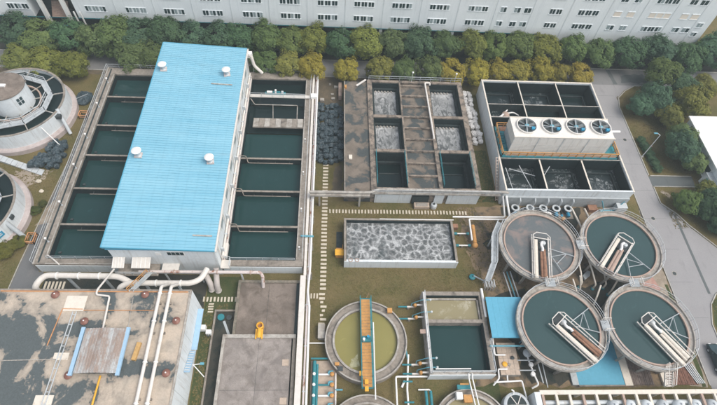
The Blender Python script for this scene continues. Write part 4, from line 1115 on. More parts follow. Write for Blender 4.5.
# ================================================================== CLARIFIERS
def clarifier_proto():
    t = thing('clarifier', '', 'clarifier', (0, 0, 0), 'round clarifiers in a two by two grid')
    z = 4.0
    MB().lathe(0, 0, [(5.9, 3.30), (6.38, 3.45), (6.38, z - 0.02), (6.26, z - 0.02), (6.26, 3.72), (5.62, 3.72)], 80).build('wall', 'concrete_pale', t)
    MB().lathe(0, 0, [(3.6, 0), (3.9, 1.2), (5.9, 3.30)], 64).build('hopper', 'concrete', t)
    for k in range(12):
        a = R_(k * 30 + 10)
        MB().bar((5.7 * math.cos(a), 5.7 * math.sin(a), 0), (5.95 * math.cos(a), 5.95 * math.sin(a), 3.4), 0.3).build('leg', 'concrete_pale', t)
    MB().lathe(0, 0, [(5.62, 3.72), (5.62, z), (5.42, z), (5.42, 3.0)], 80).build('weir_rim', 'rust_pale', t)
    MB().lathe(0, 0, [(5.42, 3.76), (5.40, 3.76), (5.40, 3.2)], 80).build('weir_lining', 'concrete_dark', t)
    ra = MB()
    N = 28
    for k in range(N):
        a, b = 2 * math.pi * k / N, 2 * math.pi * (k + 1) / N
        p, q = (6.32 * math.cos(a), 6.32 * math.sin(a)), (6.32 * math.cos(b), 6.32 * math.sin(b))
        ra.bar((*p, z - 0.02), (*p, z + 0.95), 0.045)
        ra.bar((*p, z + 0.95), (*q, z + 0.95), 0.05)
        ra.bar((*p, z + 0.5), (*q, z + 0.5), 0.035)
    ra.build('railing', 'galvanised', t)
    # bridge along local +x
    br = MB()
    br.box(-0.4, 6.3, -1.05, -0.55, 4.25, 4.62)
    b = br.build('bridge', 'cream', t)
    MB().box(-0.35, 6.25, -0.97, -0.63, 4.622, 4.66).build('trough_lid', 'cream', b)
    MB().tube([(1.2, 0.45, 4.45), (5.9, 0.6, 4.3)], [0.24, 0.36], 12).build('sludge_trough', 'rust', t)
    MB().tube([(1.6, 0.05, 4.35), (6.0, 0.15, 4.25)], 0.2, 10).build('sludge_trough', 'rust', t)
    lp = MB()
    pts = [(-1.0, -1.3, 4.95), (-1.5, -0.75, 4.95), (-1.5, 0.75, 4.95), (-1.0, 1.3, 4.95), (5.9, 1.3, 4.95)]
    lp.tube(pts, 0.075, 8)
    lp.tube([(-1.0, -1.3, 4.95), (5.9, -1.3, 4.95)], 0.075, 8)
    lp.bar((-0.5, -1.3, 4.95), (-0.5, 1.3, 4.95), 0.12)
    for x in (-1.0, 1.3, 3.6, 5.9):
        for y in (-1.3, 1.3):
            lp.bar((x, y, 4.1), (x, y, 4.95), 0.07)
    lp.build('bridge_railing', 'white_paint', t)
    MB().box(-1.4, 6.2, -1.35, -1.2, 4.1, 4.25).build('bridge_beam', 'white_paint', t)
    MB().box(-1.4, 6.2, 1.2, 1.35, 4.1, 4.25).build('bridge_beam', 'white_paint', t)
    MB().box(-1.3, 1.0, -0.5, 1.15, 3.95, 4.05).build('centre_deck', 'dark_metal', t)
    MB().tube([(-0.15, 0.1, 4.2), (0.0, 0.1, 4.75), (0.55, -0.1, 4.85), (1.1, 0.25, 4.6), (1.5, 0.2, 4.5)], 0.2, 10, 0.2).build('feed_hose', 'white_clean', t)
    MB().lathe(-0.1, 0.45, [(0.35, 4.05), (0.35, 4.5), (0.2, 4.62), (0.01, 4.65)], 16).build('drive_motor', 'galvanised', t)
    ar = MB()
    for ang0, ang1 in ((78, 0), (38, 0)):
        ar.tube([(1.35 * math.cos(R_(ang0)) + 0.3, 1.35, 4.15), (5.4 * math.cos(R_(ang0)), 5.4 * math.sin(R_(ang0)), 4.05)], 0.065, 6)
    ar.tube([(4.2 * math.cos(R_(77)), 4.2 * math.sin(R_(77)), 4.07), (3.9 * math.cos(R_(40)), 3.9 * math.sin(R_(40)), 4.07)], 0.055, 6)
    ar.tube([(4.2 * math.cos(R_(77)), 4.2 * math.sin(R_(77)), 4.07), (2.6 * math.cos(R_(44)), 2.6 * math.sin(R_(44)), 4.08)], 0.05, 6)
    ar.build('sweep_arm', 'grey_metal', t)
    return t
cproto = clarifier_proto()
CL = [(32.75, 36.45, -101, 'clarifier with grey sludge surface next to the pump row'), (45.95, 36.5, -131, 'clarifier of clear teal water nearest the cooling tank and road'),
      (32.95, 23.36, -49, 'clarifier beside the blue canopy with brown trough on its bridge'), (45.92, 23.34, -58, 'clarifier nearest the brown plank deck and pipe rack')]
for i, (x, y, a, lab) in enumerate(CL):
    if i == 0:
        cproto.location = (x, y, 0)
        cproto.rotation_euler = (0, 0, R_(a))
        cproto['label'] = 'round ' + lab
    else:
        cc = copy_tree(cproto, (x, y, 0), R_(a), 1.0, 'round ' + lab)
        if i in (1, 3):
            for ch in cc.children:
                if ch.name.startswith('sludge_trough'):
                    ch.data = ch.data.copy()
                    ch.data.materials[0] = M['rust_pale' if i == 1 else 'cream']
    struct('water', MB().disc(x, y, 5.41, 3.72, 80), 'water_sludge' if i == 0 else 'water_clarifier', 'still surface of the ' + lab)
# link walkways between the clarifiers
for a, b, lab in (((32.9, 30.1), (32.9, 29.7), 'short steel link plate between the two left clarifiers'), ((39.15, 36.45), (39.55, 36.45), 'short steel link plate between the two far clarifiers'), ((45.9, 30.15), (45.9, 29.75), 'short steel link plate between the two right clarifiers'), ((39.35, 23.35), (39.5, 23.35), 'short steel link plate between the two near clarifiers')):
    lk = thing('link_plate', lab, 'walkway', (a[0], a[1], 3.7))
    dx, dy = (0.75, 0.6) if a[0] == b[0] else (0.6, 0.75)
    cx, cy = (a[0] + b[0]) / 2, (a[1] + b[1]) / 2
    MB().box(cx - dx, cx + dx, cy - dy, cy + dy, 3.96, 4.03).build('plate', 'grey_metal', lk)
    for s in (-1, 1):
        if dx > dy: MB().rail([(cx + s * dx, cy - dy, 4.03), (cx + s * dx, cy + dy, 4.03)], 1.0, 1.0, 0.03).build('railing', 'white_paint', lk)
        else: MB().rail([(cx - dx, cy + s * dy, 4.03), (cx + dx, cy + s * dy, 4.03)], 1.0, 1.0, 0.03).build('railing', 'white_paint', lk)
# leaning drain pipes between the clarifiers
dpl = [((38.6, 33.9), (39.4, 31.2), 'upper'), ((40.3, 34.6), (41.5, 30.9), 'upper'), ((42.2, 33.4), (43.2, 31.0), 'upper'), ((44.6, 31.6), (43.7, 29.9), 'upper'), ((38.2, 31.4), (38.8, 30.2), 'l'), ((36.9, 30.9), (38.0, 28.6), 'l'), ((41.0, 29.9), (39.8, 27.0), 'l')]
for i, (a, b, _) in enumerate(dpl):
    dpz = thing('drain_pipe', f'pale bent drain pipe in the gap between the clarifiers, {ORD[i]} from the far side', 'pipe', (b[0], b[1], 0), 'bent drain pipes between the clarifiers')
    MB().tube([(a[0], a[1], 3.3), ((a[0] + b[0]) / 2, (a[1] + b[1]) / 2, 2.4), (b[0], b[1], 1.2), (b[0] - 0.1, b[1] - 0.2, 0.1)], 0.13, 8, 0.3).build('pipe', 'cream', dpz)
    MB().lathe(b[0] - 0.1, b[1] - 0.2, [(0.28, 0.0), (0.28, 0.2), (0.1, 0.24)], 10).build('drain_cup', 'teal_paint', dpz)
ob_ = thing('grey_float', 'grey oblong hatch lying between the far clarifiers', 'hatch', (40.9, 33.0, 0))
MB().prism([(40.2, 31.9), (41.2, 32.6), (41.5, 33.3), (41.0, 33.5), (40.0, 32.6)], 0.6, 0.9).build('hatch_lid', 'grey_metal', ob_)
MB().prism([(40.3, 32.0), (41.1, 32.6), (41.35, 33.2), (41.0, 33.35), (40.1, 32.6)], 0.0, 0.6).build('hatch_frame', 'concrete_dark', ob_)
yc = thing('yellow_valve', 'small orange actuator beside the upper right clarifier', 'valve', (44.0, 29.3, 0))
MB().lathe(44.0, 29.35, [(0.3, 0.6), (0.35, 0.9), (0.2, 1.2), (0.01, 1.25)], 12).build('actuator', 'orange', yc)
MB().tube([(44.0, 29.35, 0), (44.0, 29.35, 0.6)], 0.12, 8).build('stem', 'teal_paint', yc)

# galvanised ladder walkway left of the clarifiers
lw = thing('access_walkway', 'grey bent access walkway left of the sludge-grey clarifier', 'walkway', (25.6, 34, 0))
for a, b in (((27.2, 40.6, 3.6), (25.9, 38.2, 3.4)), ((25.9, 38.2, 3.4), (25.2, 33.6, 3.0)), ((25.2, 33.6, 3.0), (24.2, 31.2, 1.6))):
    MB().bar(a, b, 0.8, 0.08).build('tread_plate', 'grey_metal', lw)
    MB().rail([(a[0] - 0.4, a[1], a[2]), (b[0] - 0.4, b[1], b[2])], 0.9, 1.3, 0.035).build('railing', 'galvanised', lw)
    MB().rail([(a[0] + 0.4, a[1], a[2]), (b[0] + 0.4, b[1], b[2])], 0.9, 1.3, 0.035).build('railing', 'galvanised', lw)
for x, y, h in ((25.9, 38.2, 3.3), (25.2, 33.6, 2.9)):
    MB().box(x - 0.1, x + 0.1, y - 0.1, y + 0.1, 0, h).build('post', 'galvanised', lw)
jb = thing('junction_frame', 'grey steel frame standing at the foot of the access walkway', 'frame', (24.6, 30.8, 0))
for k in range(4):
    MB().rail([(24.0 + k * 0.45, 30.4, 0), (24.0 + k * 0.45, 31.6, 0)], 1.4, 1.2, 0.05).build('hoop', 'galvanised', jb)
MB().tube([(22.6, 32.6, 0.5), (24.2, 31.5, 0.8)], 0.12, 8).build('pipe', 'grey_metal', jb)
MB().lathe(22.4, 32.5, [(0.45, 0), (0.5, 0.4), (0.1, 0.6)], 14).build('drum', 'teal_paint', jb)
for k, x in enumerate((27.4, 27.9, 28.4)):
    pp = MB().tube([(x, 33.2, 0.7 + 0.1 * k), (x + 0.6, 28.4, 0.7 + 0.1 * k)], 0.1, 8).build('ground_pipe', 'galvanised' if k != 1 else 'cyan_paint', None, ['left', 'cyan middle', 'right'][k] + ' one of three parallel pipes left of the canopy clarifier', 'pipe', None, 'parallel pipes by the canopy')
# orange trough yard and teal valve stubs right of the aeration tank
oy = thing('orange_pipe', 'thick orange pipe with white frame right of the aeration tank', 'pipe', (23.4, 38.8, 0))
MB().tube([(23.5, 41.3, 1.3), (23.4, 38.0, 1.3)], 0.32, 12).build('pipe', 'orange', oy)
MB().ball((23.35, 37.6, 1.3), 0.48).build('end_cap', 'orange', oy)
MB().tube([(22.8, 38.2, 1.9), (22.9, 42.2, 1.9), (29.2, 42.2, 1.9)], 0.14, 8, 0.2).build('frame_pipe', 'white_clean', oy)
MB().tube([(20.2, 42.6, 1.9), (29.0, 42.65, 1.9), (28.9, 46.0, 3.2)], 0.14, 8, 0.3).build('header_pipe', 'white_clean', oy)
MB().tube([(29.6, 42.2, 2.4), (29.3, 45.8, 3.6)], 0.18, 8).build('riser', 'white_clean', oy)
MB().box(20.3, 21.2, 41.2, 41.9, 0, 0.8).build('foot', 'rust', oy)
for i, y in enumerate((40.1, 37.9)):
    ts = thing('valve_stub', ['far', 'near'][i] + ' white valve stub with teal flanges right of the aeration tank', 'valve', (21.5, y, 0), 'valve stubs by the aeration tank')
    MB().tube([(20.0, y, 0.7), (22.6, y, 0.7)], 0.11, 8).build('pipe', 'white_clean', ts)
    for x in (20.4, 22.4):
        MB().tube([(x, y, 0.7), (x + 0.45, y, 0.7)], 0.24, 10).build('flange', 'teal_paint', ts)
    MB().box(21.3, 21.6, y - 0.12, y + 0.12, 0, 0.6).build('support', 'concrete', ts)

# ================================================================== COOLING TANK AND TOWER
ct = thing('cooling_tank', 'tall white-walled tank of dark cells under the cooling tower', 'tank', (40.3, 46.5, 0))
CZ = 4.2
def side_wall(x0, x1, y0, y1, outer=None):
    MB().box(x0, x1, y0, y1, 0, CZ).build('wall', 'white_wall', ct)
side_wall(29.2, 29.5, 46.6, 73.0)
side_wall(51.2, 51.5, 46.6, 73.0)
side_wall(29.5, 51.2, 72.7, 73.0)
side_wall(29.5, 51.2, 46.6, 46.9)
cx_ = [29.5, 36.4, 44.0, 51.2]
rows = [46.9, 53.4, 63.2, 66.6, 72.7]
for x in (36.4, 44.0):
    MB().box(x - 0.14, x + 0.14, 46.9, 72.7, 0, CZ - 0.004).build('divider_wall', 'concrete_dark', ct)
    MB().box(x - 0.13, x + 0.13, 46.95, 53.2, CZ - 0.002, CZ + 0.03).build('divider_coping', 'cream', ct)
    MB().box(x - 0.10, x + 0.10, 63.4, 72.65, CZ - 0.002, CZ + 0.03).build('divider_coping', 'cream', ct)
for y in (53.4, 63.2, 66.5):
    for a, b in zip(cx_, cx_[1:]):
        MB().box(a + 0.14, b - 0.14, y - 0.12, y + 0.12, 0, CZ - 0.006).build('divider_wall', 'concrete_dark', ct)
    MB().box(29.5, 51.2, y - 0.09, y + 0.09, CZ, CZ + 0.036).build('divider_coping', 'concrete_pale', ct)
for b in ((29.2, 29.45, 46.55, 73.05), (51.25, 51.5, 46.55, 73.05)):
    MB().box(*b, CZ + 0.002, CZ + 0.08).build('coping', 'cream', ct)
MB().box(29.5, 51.2, 72.72, 73.02, CZ + 0.002, CZ + 0.08).build('coping', 'cream', ct)
MB().box(29.5, 51.2, 46.56, 46.86, CZ + 0.002, CZ + 0.08).build('coping', 'white_wall', ct)
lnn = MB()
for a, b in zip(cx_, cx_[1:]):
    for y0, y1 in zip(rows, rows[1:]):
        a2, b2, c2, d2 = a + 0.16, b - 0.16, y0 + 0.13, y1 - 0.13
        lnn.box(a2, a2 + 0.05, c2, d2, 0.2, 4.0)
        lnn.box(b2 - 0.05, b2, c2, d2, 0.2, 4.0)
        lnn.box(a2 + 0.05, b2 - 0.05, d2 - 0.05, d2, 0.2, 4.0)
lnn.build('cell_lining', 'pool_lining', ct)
for i, (a, b) in enumerate(zip(cx_, cx_[1:])):
    for j, (y0, y1) in enumerate(zip(rows, rows[1:])):
        if j == 1: continue
        fo = (i, j) in ((0, 0), (1, 0), (2, 0), (0, 2), (0, 3), (1, 3))
        water(rect(a + 0.2, b - 0.2, y0 + 0.15, y1 - 0.15), 1.6 if j != 2 else 2.4, 'water_foam_streaks' if fo else 'water_black', 'dark ' + ('foam-streaked ' if fo else '') + 'water of the ' + ['left', 'middle', 'right'][i] + ' cell in the ' + ['near', '', 'third', 'far'][j] + ' row of the cooling tank')
        if j in (0, 3):
            bf = MB()
            bf.box(a + 0.9, b - 0.9, y1 - 1.3, y1 - 1.1, 1.4, 2.0)
            bf.box(b - 1.15, b - 0.95, y0 + 0.6, y1 - 1.3, 1.4, 2.0)
            bf.build('baffle', 'concrete_dark', ct)
ba = MB()
for q in (((30.3, 51.8, 3.6), (31.6, 48.2, 1.7)), ((33.0, 52.6, 3.2), (35.0, 48.4, 1.8)), ((31.2, 52.0, 3.0), (35.8, 51.0, 2.4)), ((38.4, 52.4, 3.4), (37.0, 50.5, 1.8))):
    ba.tube(q, 0.07, 6)
ba.build('spray_pipe', 'galvanised', ct)
for pts, rr in (([(31.6, 64.0, 2.6), (32.6, 65.0, 3.2), (34.6, 65.6, 3.0), (35.7, 65.2, 2.6)], 0.13), ([(30.6, 63.9, 2.8), (32.0, 64.6, 3.0), (33.4, 66.0, 3.2)], 0.12)):
    MB().tube(pts, rr, 8, 0.4).build('hose', 'white_clean', ct)
MB().ball((33.0, 65.0, 2.9), 0.75, 0.9, 0.45, 10, 6).build('tarpaulin_heap', 'rust_pale', ct)
# lower front ledge with coping
MB().box(29.6, 51.4, 46.2, 46.56, 0, 2.6).build('front_plinth', 'grey_metal', ct)

tw = thing('cooling_tower', 'cream cooling tower unit with four big fans on an orange-railed platform', 'cooling tower', (39.8, 56.8, CZ))
TX0, TX1, TY0, TY1, TZ = 30.9, 48.4, 54.55, 59.1, 8.5
MB().box(TX0, TX1, TY0, TY1, 6.55, TZ).build('casing', 'tower_panel', tw)
MB().box(TX0 + 0.15, TX1 - 0.15, TY0 + 0.12, TY1 - 0.12, CZ + 0.35, 6.55).build('louvre_wall', 'grey_metal', tw)
for k in range(9):
    z = CZ + 0.45 + k * 0.235
    MB().bar((TX0 + 0.05, TY0 + 0.06, z), (TX1 - 0.05, TY0 + 0.06, z), 0.14, 0.05).build('louvre', 'tower_panel', tw)
for k in range(5):
    x = TX0 + (TX1 - TX0) * k / 4
    MB().box(max(x - 0.05, TX0), min(x + 0.05, TX1), TY0 - 0.05, TY0 - 0.002, CZ + 0.35, TZ - 0.02).build('panel_joint', 'galvanised', tw)
for k in range(12):
    x = TX0 + 0.2 + k * 1.46
    MB().box(x, x + 0.9, TY0 - 0.03, TY0 - 0.003, 6.9, 8.2).build('panel', 'tower_panel', tw)
MB().box(TX0 - 0.08, TX1 + 0.08, TY0 - 0.08, TY0 + 0.1, TZ + 0.002, TZ + 0.08).build('edge_trim', 'cream', tw)
MB().box(TX0 - 0.08, TX1 + 0.08, TY1 - 0.1, TY1 + 0.08, TZ + 0.002, TZ + 0.08).build('edge_trim', 'cream', tw)
for x in (33.45, 37.85, 42.15, 46.55):
    y = 57.05
    fn = MB().ring(x, y, 1.62, 1.78, TZ - 0.1, TZ + 0.32, 36).build('fan_ring', 'tower_panel', tw)
    MB().disc(x, y, 1.61, TZ + 0.012, 36).build('fan_well', 'dark_metal', fn)
    for k in range(6):
        a = k * math.pi / 3 + 0.3
        ca, sa = math.cos(a), math.sin(a)
        def P(u, v, w): return (x + u * ca - v * sa, y + u * sa + v * ca, TZ + w)
        MB().add([P(0.2, -0.1, 0.1), P(1.5, -0.32, 0.08), P(1.5, 0.28, 0.24), P(0.2, 0.14, 0.2)], [(0, 1, 2, 3)]).build('blade', 'fan_blade', fn)
    MB().lathe(x, y, [(0.34, TZ + 0.1), (0.34, TZ + 0.3), (0.02, TZ + 0.36)], 16).build('hub', 'cyan_paint', fn)
    MB().tube([(x + 0.6, y - 0.7, TZ + 0.3), (x + 1.15, y - 0.7, TZ + 0.3)], 0.3, 12).build('motor', 'motor_blue', fn)
    MB().bar((x - 1.6, y - 0.1, TZ + 0.36), (x + 1.6, y - 0.5, TZ + 0.36), 0.08, 0.05).build('guard_bar', 'galvanised', fn)
    MB().bar((x - 0.3, y - 1.6, TZ + 0.38), (x + 0.1, y + 1.6, TZ + 0.38), 0.08, 0.05).build('guard_bar', 'galvanised', fn)
# platform round the tower
pf = MB().box(29.6, 50.6, 53.7, 60.6, CZ + 0.1, CZ + 0.3).build('platform', 'teal_paint', tw)
MB().box(29.7, 50.5, 53.55, 53.695, CZ - 0.1, CZ + 0.3).build('platform_beam', 'teal_paint', tw)
MB().box(30.4, 50.3, 53.75, 54.3, CZ + 0.302, CZ + 0.36).build('deck_strip', 'rust_pale', tw)
MB().box(30.4, 50.3, 59.4, 60.5, CZ + 0.302, CZ + 0.36).build('deck_strip', 'rust', tw)
for pth in ([(29.7, 53.7, CZ + 0.3), (50.4, 53.7, CZ + 0.3)], [(29.7, 60.5, CZ + 0.3), (50.4, 60.5, CZ + 0.3)], [(29.7, 53.7, CZ + 0.3), (29.7, 60.5, CZ + 0.3)], [(50.4, 53.7, CZ + 0.3), (50.4, 60.5, CZ + 0.3)]):
    MB().rail(pth, 1.0, 1.5, 0.06).build('railing', 'orange', tw)
sr = MB()
for k in range(9):
    sr.box(29.75, 30.7, 54.0 + k * 0.6, 54.5 + k * 0.6, CZ + 0.31 + 0.004 * k, CZ + 0.45)
sr.build('stair_tread', 'teal_paint', tw)
MB().tube([(48.6, 57.6, 7.0), (51.6, 58.4, 6.2)], 0.22, 10).build('discharge_pipe', 'white_clean', tw)
ld = thing('access_ladder', 'rusty access ladder on the left wall of the cooling tank', 'ladder', (28.9, 52.5, 0))
for x in (28.75, 29.15):
    MB().bar((x - 0.1, 47.0, 0.3), (x - 0.2, 53.2, CZ + 0.5), 0.12).build('rail', 'rust_pale', ld)
for k in range(14):
    t_ = k / 13
    MB().bar((28.7 - 0.1 * t_, 47.2 + 5.9 * t_, 0.45 + t_ * 4.2), (29.1 - 0.1 * t_, 47.2 + 5.9 * t_, 0.45 + t_ * 4.2), 0.07).build('rung', 'cream', ld)
# teal prop frame and corner box
tf = thing('corner_frame', 'teal angle frame at the right corner of the cooling tank', 'frame', (48.6, 45.4, 0))
MB().bar((46.6, 46.0, 2.2), (47.6, 45.2, 0.2), 0.16).build('leg', 'cyan_paint', tf)
MB().bar((50.6, 46.0, 2.2), (49.2, 45.2, 0.2), 0.16).build('leg', 'cyan_paint', tf)
MB().box(46.9, 49.9, 44.9, 45.5, 0.15, 0.4).build('foot_beam', 'cyan_paint', tf)
MB().box(49.4, 51.2, 45.0, 46.1, 0, 1.6).build('corner_box', 'galvanised', tf)
MB().box(44.6, 46.2, 45.0, 46.1, 0.0, 0.9).build('brick_stand', 'rust', tf)
# pumps below the cooling tank
pm = None
for i, x in enumerate((31.6, 34.2, 36.5, 38.8, 40.9)):
    lab = f'black and grey pump with blue motor below the cooling tank, {ORD[i]} from the left'
    if pm is None:
        pm = thing('pump', lab, 'pump', (x, 44.9, 0), 'pump row below the cooling tank')
        MB().lathe(x, 45.2, [(0.75, 0), (0.75, 0.55), (0.55, 0.8), (0.3, 0.85)], 20).build('volute', 'dark_metal', pm)
        MB().ring(x, 45.2, 0.42, 0.72, 0.86, 1.05, 20).build('flange', 'galvanised', pm)
        MB().tube([(x - 0.1, 44.5, 0.55), (x - 0.1, 43.8, 0.55)], 0.3, 12).build('motor', 'motor_blue', pm)
        MB().tube([(x + 0.6, 45.7, 0.5), (x + 0.6, 45.7, 2.2), (x + 0.6, 46.3, 2.4)], 0.13, 8, 0.2).build('pipe', 'galvanised', pm)
        MB().box(x - 0.9, x + 0.9, 43.6, 45.9, 0, 0.14).build('base_plate', 'concrete', pm)
    else:
        copy_tree(pm, (x, 44.9, 0), 0, 1.0, lab)
for i, (x, y) in enumerate(((32.2, 43.3), (37.4, 43.2), (39.4, 43.0))):
    oa = thing('orange_actuator', f'orange valve actuator beside the pump row, {ORD[i]} from the left', 'valve', (x, y, 0), 'orange actuators at the pump row')
    MB().lathe(x, y, [(0.15, 0), (0.15, 0.9), (0.32, 1.0), (0.32, 1.3), (0.1, 1.4), (0.01, 1.42)], 12).build('head', 'orange', oa)
    MB().tube([(x - 0.1, y + 0.4, 1.1), (x - 0.1, y + 0.8, 1.1)], 0.2, 10).build('motor', 'motor_blue', oa)
wl = thing('white_hook_pipe', 'white hooked pipe rising from the pump row', 'pipe', (36, 44, 0))
MB().tube([(34.6, 43.6, 2.0), (37.0, 43.6, 2.0), (37.0, 42.8, 1.2), (37.8, 42.4, 0.8)], 0.17, 10, 0.3).build('pipe', 'white_clean', wl)
for i, (x, x2) in enumerate(((40.8, 41.6), (43.0, 43.8))):
    lp_ = thing('leaning_pipe', ['left', 'right'][i] + ' long pale pipe leaning between pump row and clarifiers', 'pipe', (x, 43.0, 0))
    MB().tube([(x, 44.4, 2.2), (x2, 40.6, 2.0), (x2 + 0.2, 39.4, 1.4)], 0.15, 8, 0.3).build('pipe', 'cream', lp_)

# ================================================================== LOWER LEFT BUILDING
ll = thing('flat_roof_building', 'white building with stained flat roof in the lower left corner', 'building', (-31, 18, 0))
LZ = 7.0
MB().box(-43.4, -18.5, 2.0, 27.1, 0, LZ).build('wall', 'white_wall', ll)
MB().box(-43.38, -18.52, 2.02, 27.08, LZ + 0.002, LZ + 0.06).build('roof', 'roof_stained', ll)
MB().box(-43.4, -18.5, 26.9, 27.12, LZ + 0.062, LZ + 0.22).build('parapet', 'concrete', ll)
MB().box(-18.72, -18.48, 2.0, 26.9, LZ + 0.062, LZ + 0.22).build('parapet', 'concrete_pale', ll)
MB().box(-43.42, -43.2, 2.0, 26.9, LZ + 0.062, LZ + 0.22).build('parapet', 'concrete', ll)
MB().box(-18.497, -18.47, 21.2, 21.26, 0.1, LZ).build('wall_joint', 'galvanised', ll)
MB().box(-18.497, -18.47, 14.2, 14.26, 0.1, LZ).build('wall_joint', 'galvanised', ll)
# blue awning and stair on the side wall
MB().bar((-18.1, 26.2, 2.6), (-18.1, 20.4, 2.6), 0.75, 0.1).build('side_awning', 'pale_blue', ll)
sa_ = MB().bar((-18.1, 20.0, 3.2), (-18.1, 17.0, 4.4), 0.75, 0.12).build('side_stair', 'pale_blue', ll)
for k in range(8):
    MB().box(-18.42, -17.78, 17.2 + k * 0.36, 17.32 + k * 0.36, 4.42 - k * 0.144, 4.50 - k * 0.144).build('tread', 'galvanised', sa_)
ac = thing('air_conditioner', 'white air conditioner units beside the white building wall', 'air conditioner', (-17.6, 23.6, 0))
MB().box(-18.2, -17.4, 23.6, 24.3, 0.6, 1.5).build('body', 'white_clean', ac)
MB().box(-17.3, -16.6, 23.1, 23.7, 0.4, 1.2).build('body', 'white_clean', ac)
MB().ring(-16.95, 23.05, 0.14, 0.24, 0.7, 0.85, 14).build('fan_guard', 'dark_metal', ac)
fl_ = thing('wall_floodlight', 'white pole floodlight with cyan head on the building side wall', 'lamp', (-17.9, 18.2, 3.0))
MB().tube([(-18.4, 18.0, 3.2), (-17.6, 18.1, 3.8), (-16.5, 18.2, 3.9)], 0.06, 8).build('arm', 'white_clean', fl_)
MB().box(-16.7, -16.2, 18.05, 18.35, 3.8, 4.0).build('head', 'cyan_paint', fl_)
MB().tube([(-17.6, 18.1, 3.8), (-16.0, 16.6, 3.6)], 0.06, 8).build('brace', 'white_clean', fl_)
# rusty shed on the roof
sh = thing('rooftop_shed', 'low shed with rusty corrugated roof and pale blue side gutters', 'shed', (-27.9, 16.3, LZ))
MB().box(-30.2, -25.6, 16.2, 21.3, LZ + 0.062, LZ + 0.9).build('wall', 'concrete_dark', sh)
NS = 14
for k in range(NS):
    x0 = -30.4 + k * 5.0 / NS
    w = 5.0 / NS
    m = MB()
    prf = [(x0, 0.0), (x0 + w * 0.5, 0.0), (x0 + w * 0.6, 0.07), (x0 + w * 0.85, 0.07), (x0 + w * 0.985, 0.0)]
    za = lambda x: LZ + 1.12 + 0.28 * (1 - abs(x + 27.9) / 2.5)
    m.add([(x, 15.95, za(x) + z) for x, z in prf] + [(x, 21.45, za(x) + z) for x, z in prf], [(i, i + 1, 5 + i + 1, 5 + i) for i in range(4)])
    m.build('roof_sheet', 'rusty_sheet', sh)
for x in (-30.75, -25.25):
    MB().box(x - 0.22, x + 0.22, 15.7, 21.6, LZ + 0.85, LZ + 1.16).build('side_gutter', 'pale_blue', sh)
# domed vents
dv = None
for i, (x, y, lab) in enumerate(((-35.9, 26.2, 'reddish dome vent near the orange roof edge, left'), (-31.2, 22.6, 'reddish dome vent just left behind the rusty shed'), (-31.2, 15.9, 'reddish dome vent at the near left corner of the rusty shed'),
                                 (-24.4, 26.3, 'reddish dome vent near the roof edge beside the twin white pipes'), (-19.7, 22.7, 'reddish dome vent on the roof right of the twin white pipes'), (-19.7, 16.1, 'reddish dome vent nearest the camera right of the twin pipes'))):
    z = LZ + 0.06
    if dv is None:
        dv = thing('dome_vent', lab, 'roof vent', (x, y, z), 'dome vents on the stained roof')
        MB().lathe(x, y, [(0.3, z), (0.3, z + 0.4)], 16).build('stem', 'grey_metal', dv)
        MB().lathe(x, y, [(0.52, z + 0.36), (0.54, z + 0.46), (0.4, z + 0.62), (0.2, z + 0.72), (0.02, z + 0.74)], 20).build('dome', 'red_dome', dv)
        MB().lathe(x, y, [(0.1, z + 0.735), (0.08, z + 0.8), (0.01, z + 0.81)], 10).build('cap', 'white_clean', dv)
    else:
        copy_tree(dv, (x, y, z), 0.4 * i, 0.95, lab)
tpp = None
for i, x in enumerate((-22.45, -21.15)):
    p_ = thing('roof_pipe', ['left', 'right'][i] + ' of the twin long white pipes on the stained roof', 'pipe', (x, 20, LZ))
    MB().tube([(x, 4, LZ + 0.55), (x - 0.05, 27.4, LZ + 0.55), (x - 0.05, 28.9, 4.9)], 0.22, 12, 0.4).build('pipe', 'white_paint', p_)
    for k in range(5):
        MB().box(x - 0.3, x + 0.3, 9.0 + k * 4, 9.25 + k * 4, LZ + 0.062, LZ + 0.36).build('saddle', 'concrete', p_)
zp = thing('zigzag_pipe', 'thin white zigzag pipe crossing the roof edge behind the shed', 'pipe', (-29.6, 25, LZ))
MB().tube([(-30.4, 31.0, 5.2), (-30.8, 27.0, LZ + 0.35), (-30.8, 26.3, LZ + 0.3), (-29.0, 26.1, LZ + 0.3), (-28.7, 21.4, LZ + 0.3)], 0.13, 10, 0.3).build('pipe', 'white_paint', zp)
for k in range(3):
    MB().box(-29.1 + 0.08 * k, -28.75 + 0.08 * k, 22.3 + k * 1.3, 22.5 + k * 1.3, LZ + 0.062, LZ + 0.2).build('saddle', 'concrete', zp)
tr_ = thing('cable_tray', 'grey cable tray running along the left half of the roof', 'cable tray', (-33.2, 18, LZ))
for dx in (-0.22, 0.22):
    MB().bar((-32.9 + dx, 24.0, LZ + 0.2), (-33.3 + dx, 6, LZ + 0.2), 0.09, 0.12).build('rail', 'galvanised', tr_)
for k in range(12):
    t_ = k / 11
    MB().bar((-33.1 - 0.4 * t_, 23.6 - 15 * t_, LZ + 0.2), (-32.75 - 0.4 * t_, 23.6 - 15 * t_, LZ + 0.2), 0.1, 0.06).build('rung', 'galvanised', tr_)
for i, (x0, x1, y0, y1, lab) in enumerate(((-34.5, -31.9, 24.1, 26.2, 'large cream slab by the orange roof edge'), (-33.8, -32.0, 17.8, 18.7, 'cream slab beside the cable tray left of the shed'), (-34.4, -32.3, 12.6, 13.7, 'cream slab at the bottom edge under the cable tray'))):
    MB().box(x0, x1, y0, y1, LZ + 0.062, LZ + 0.14).build('roof_slab', 'cream', None, lab, 'slab', None, 'cream slabs on the roof')
ol = thing('orange_conduit', 'thin orange conduit line across the stained roof', 'conduit', (-31, 24, LZ))
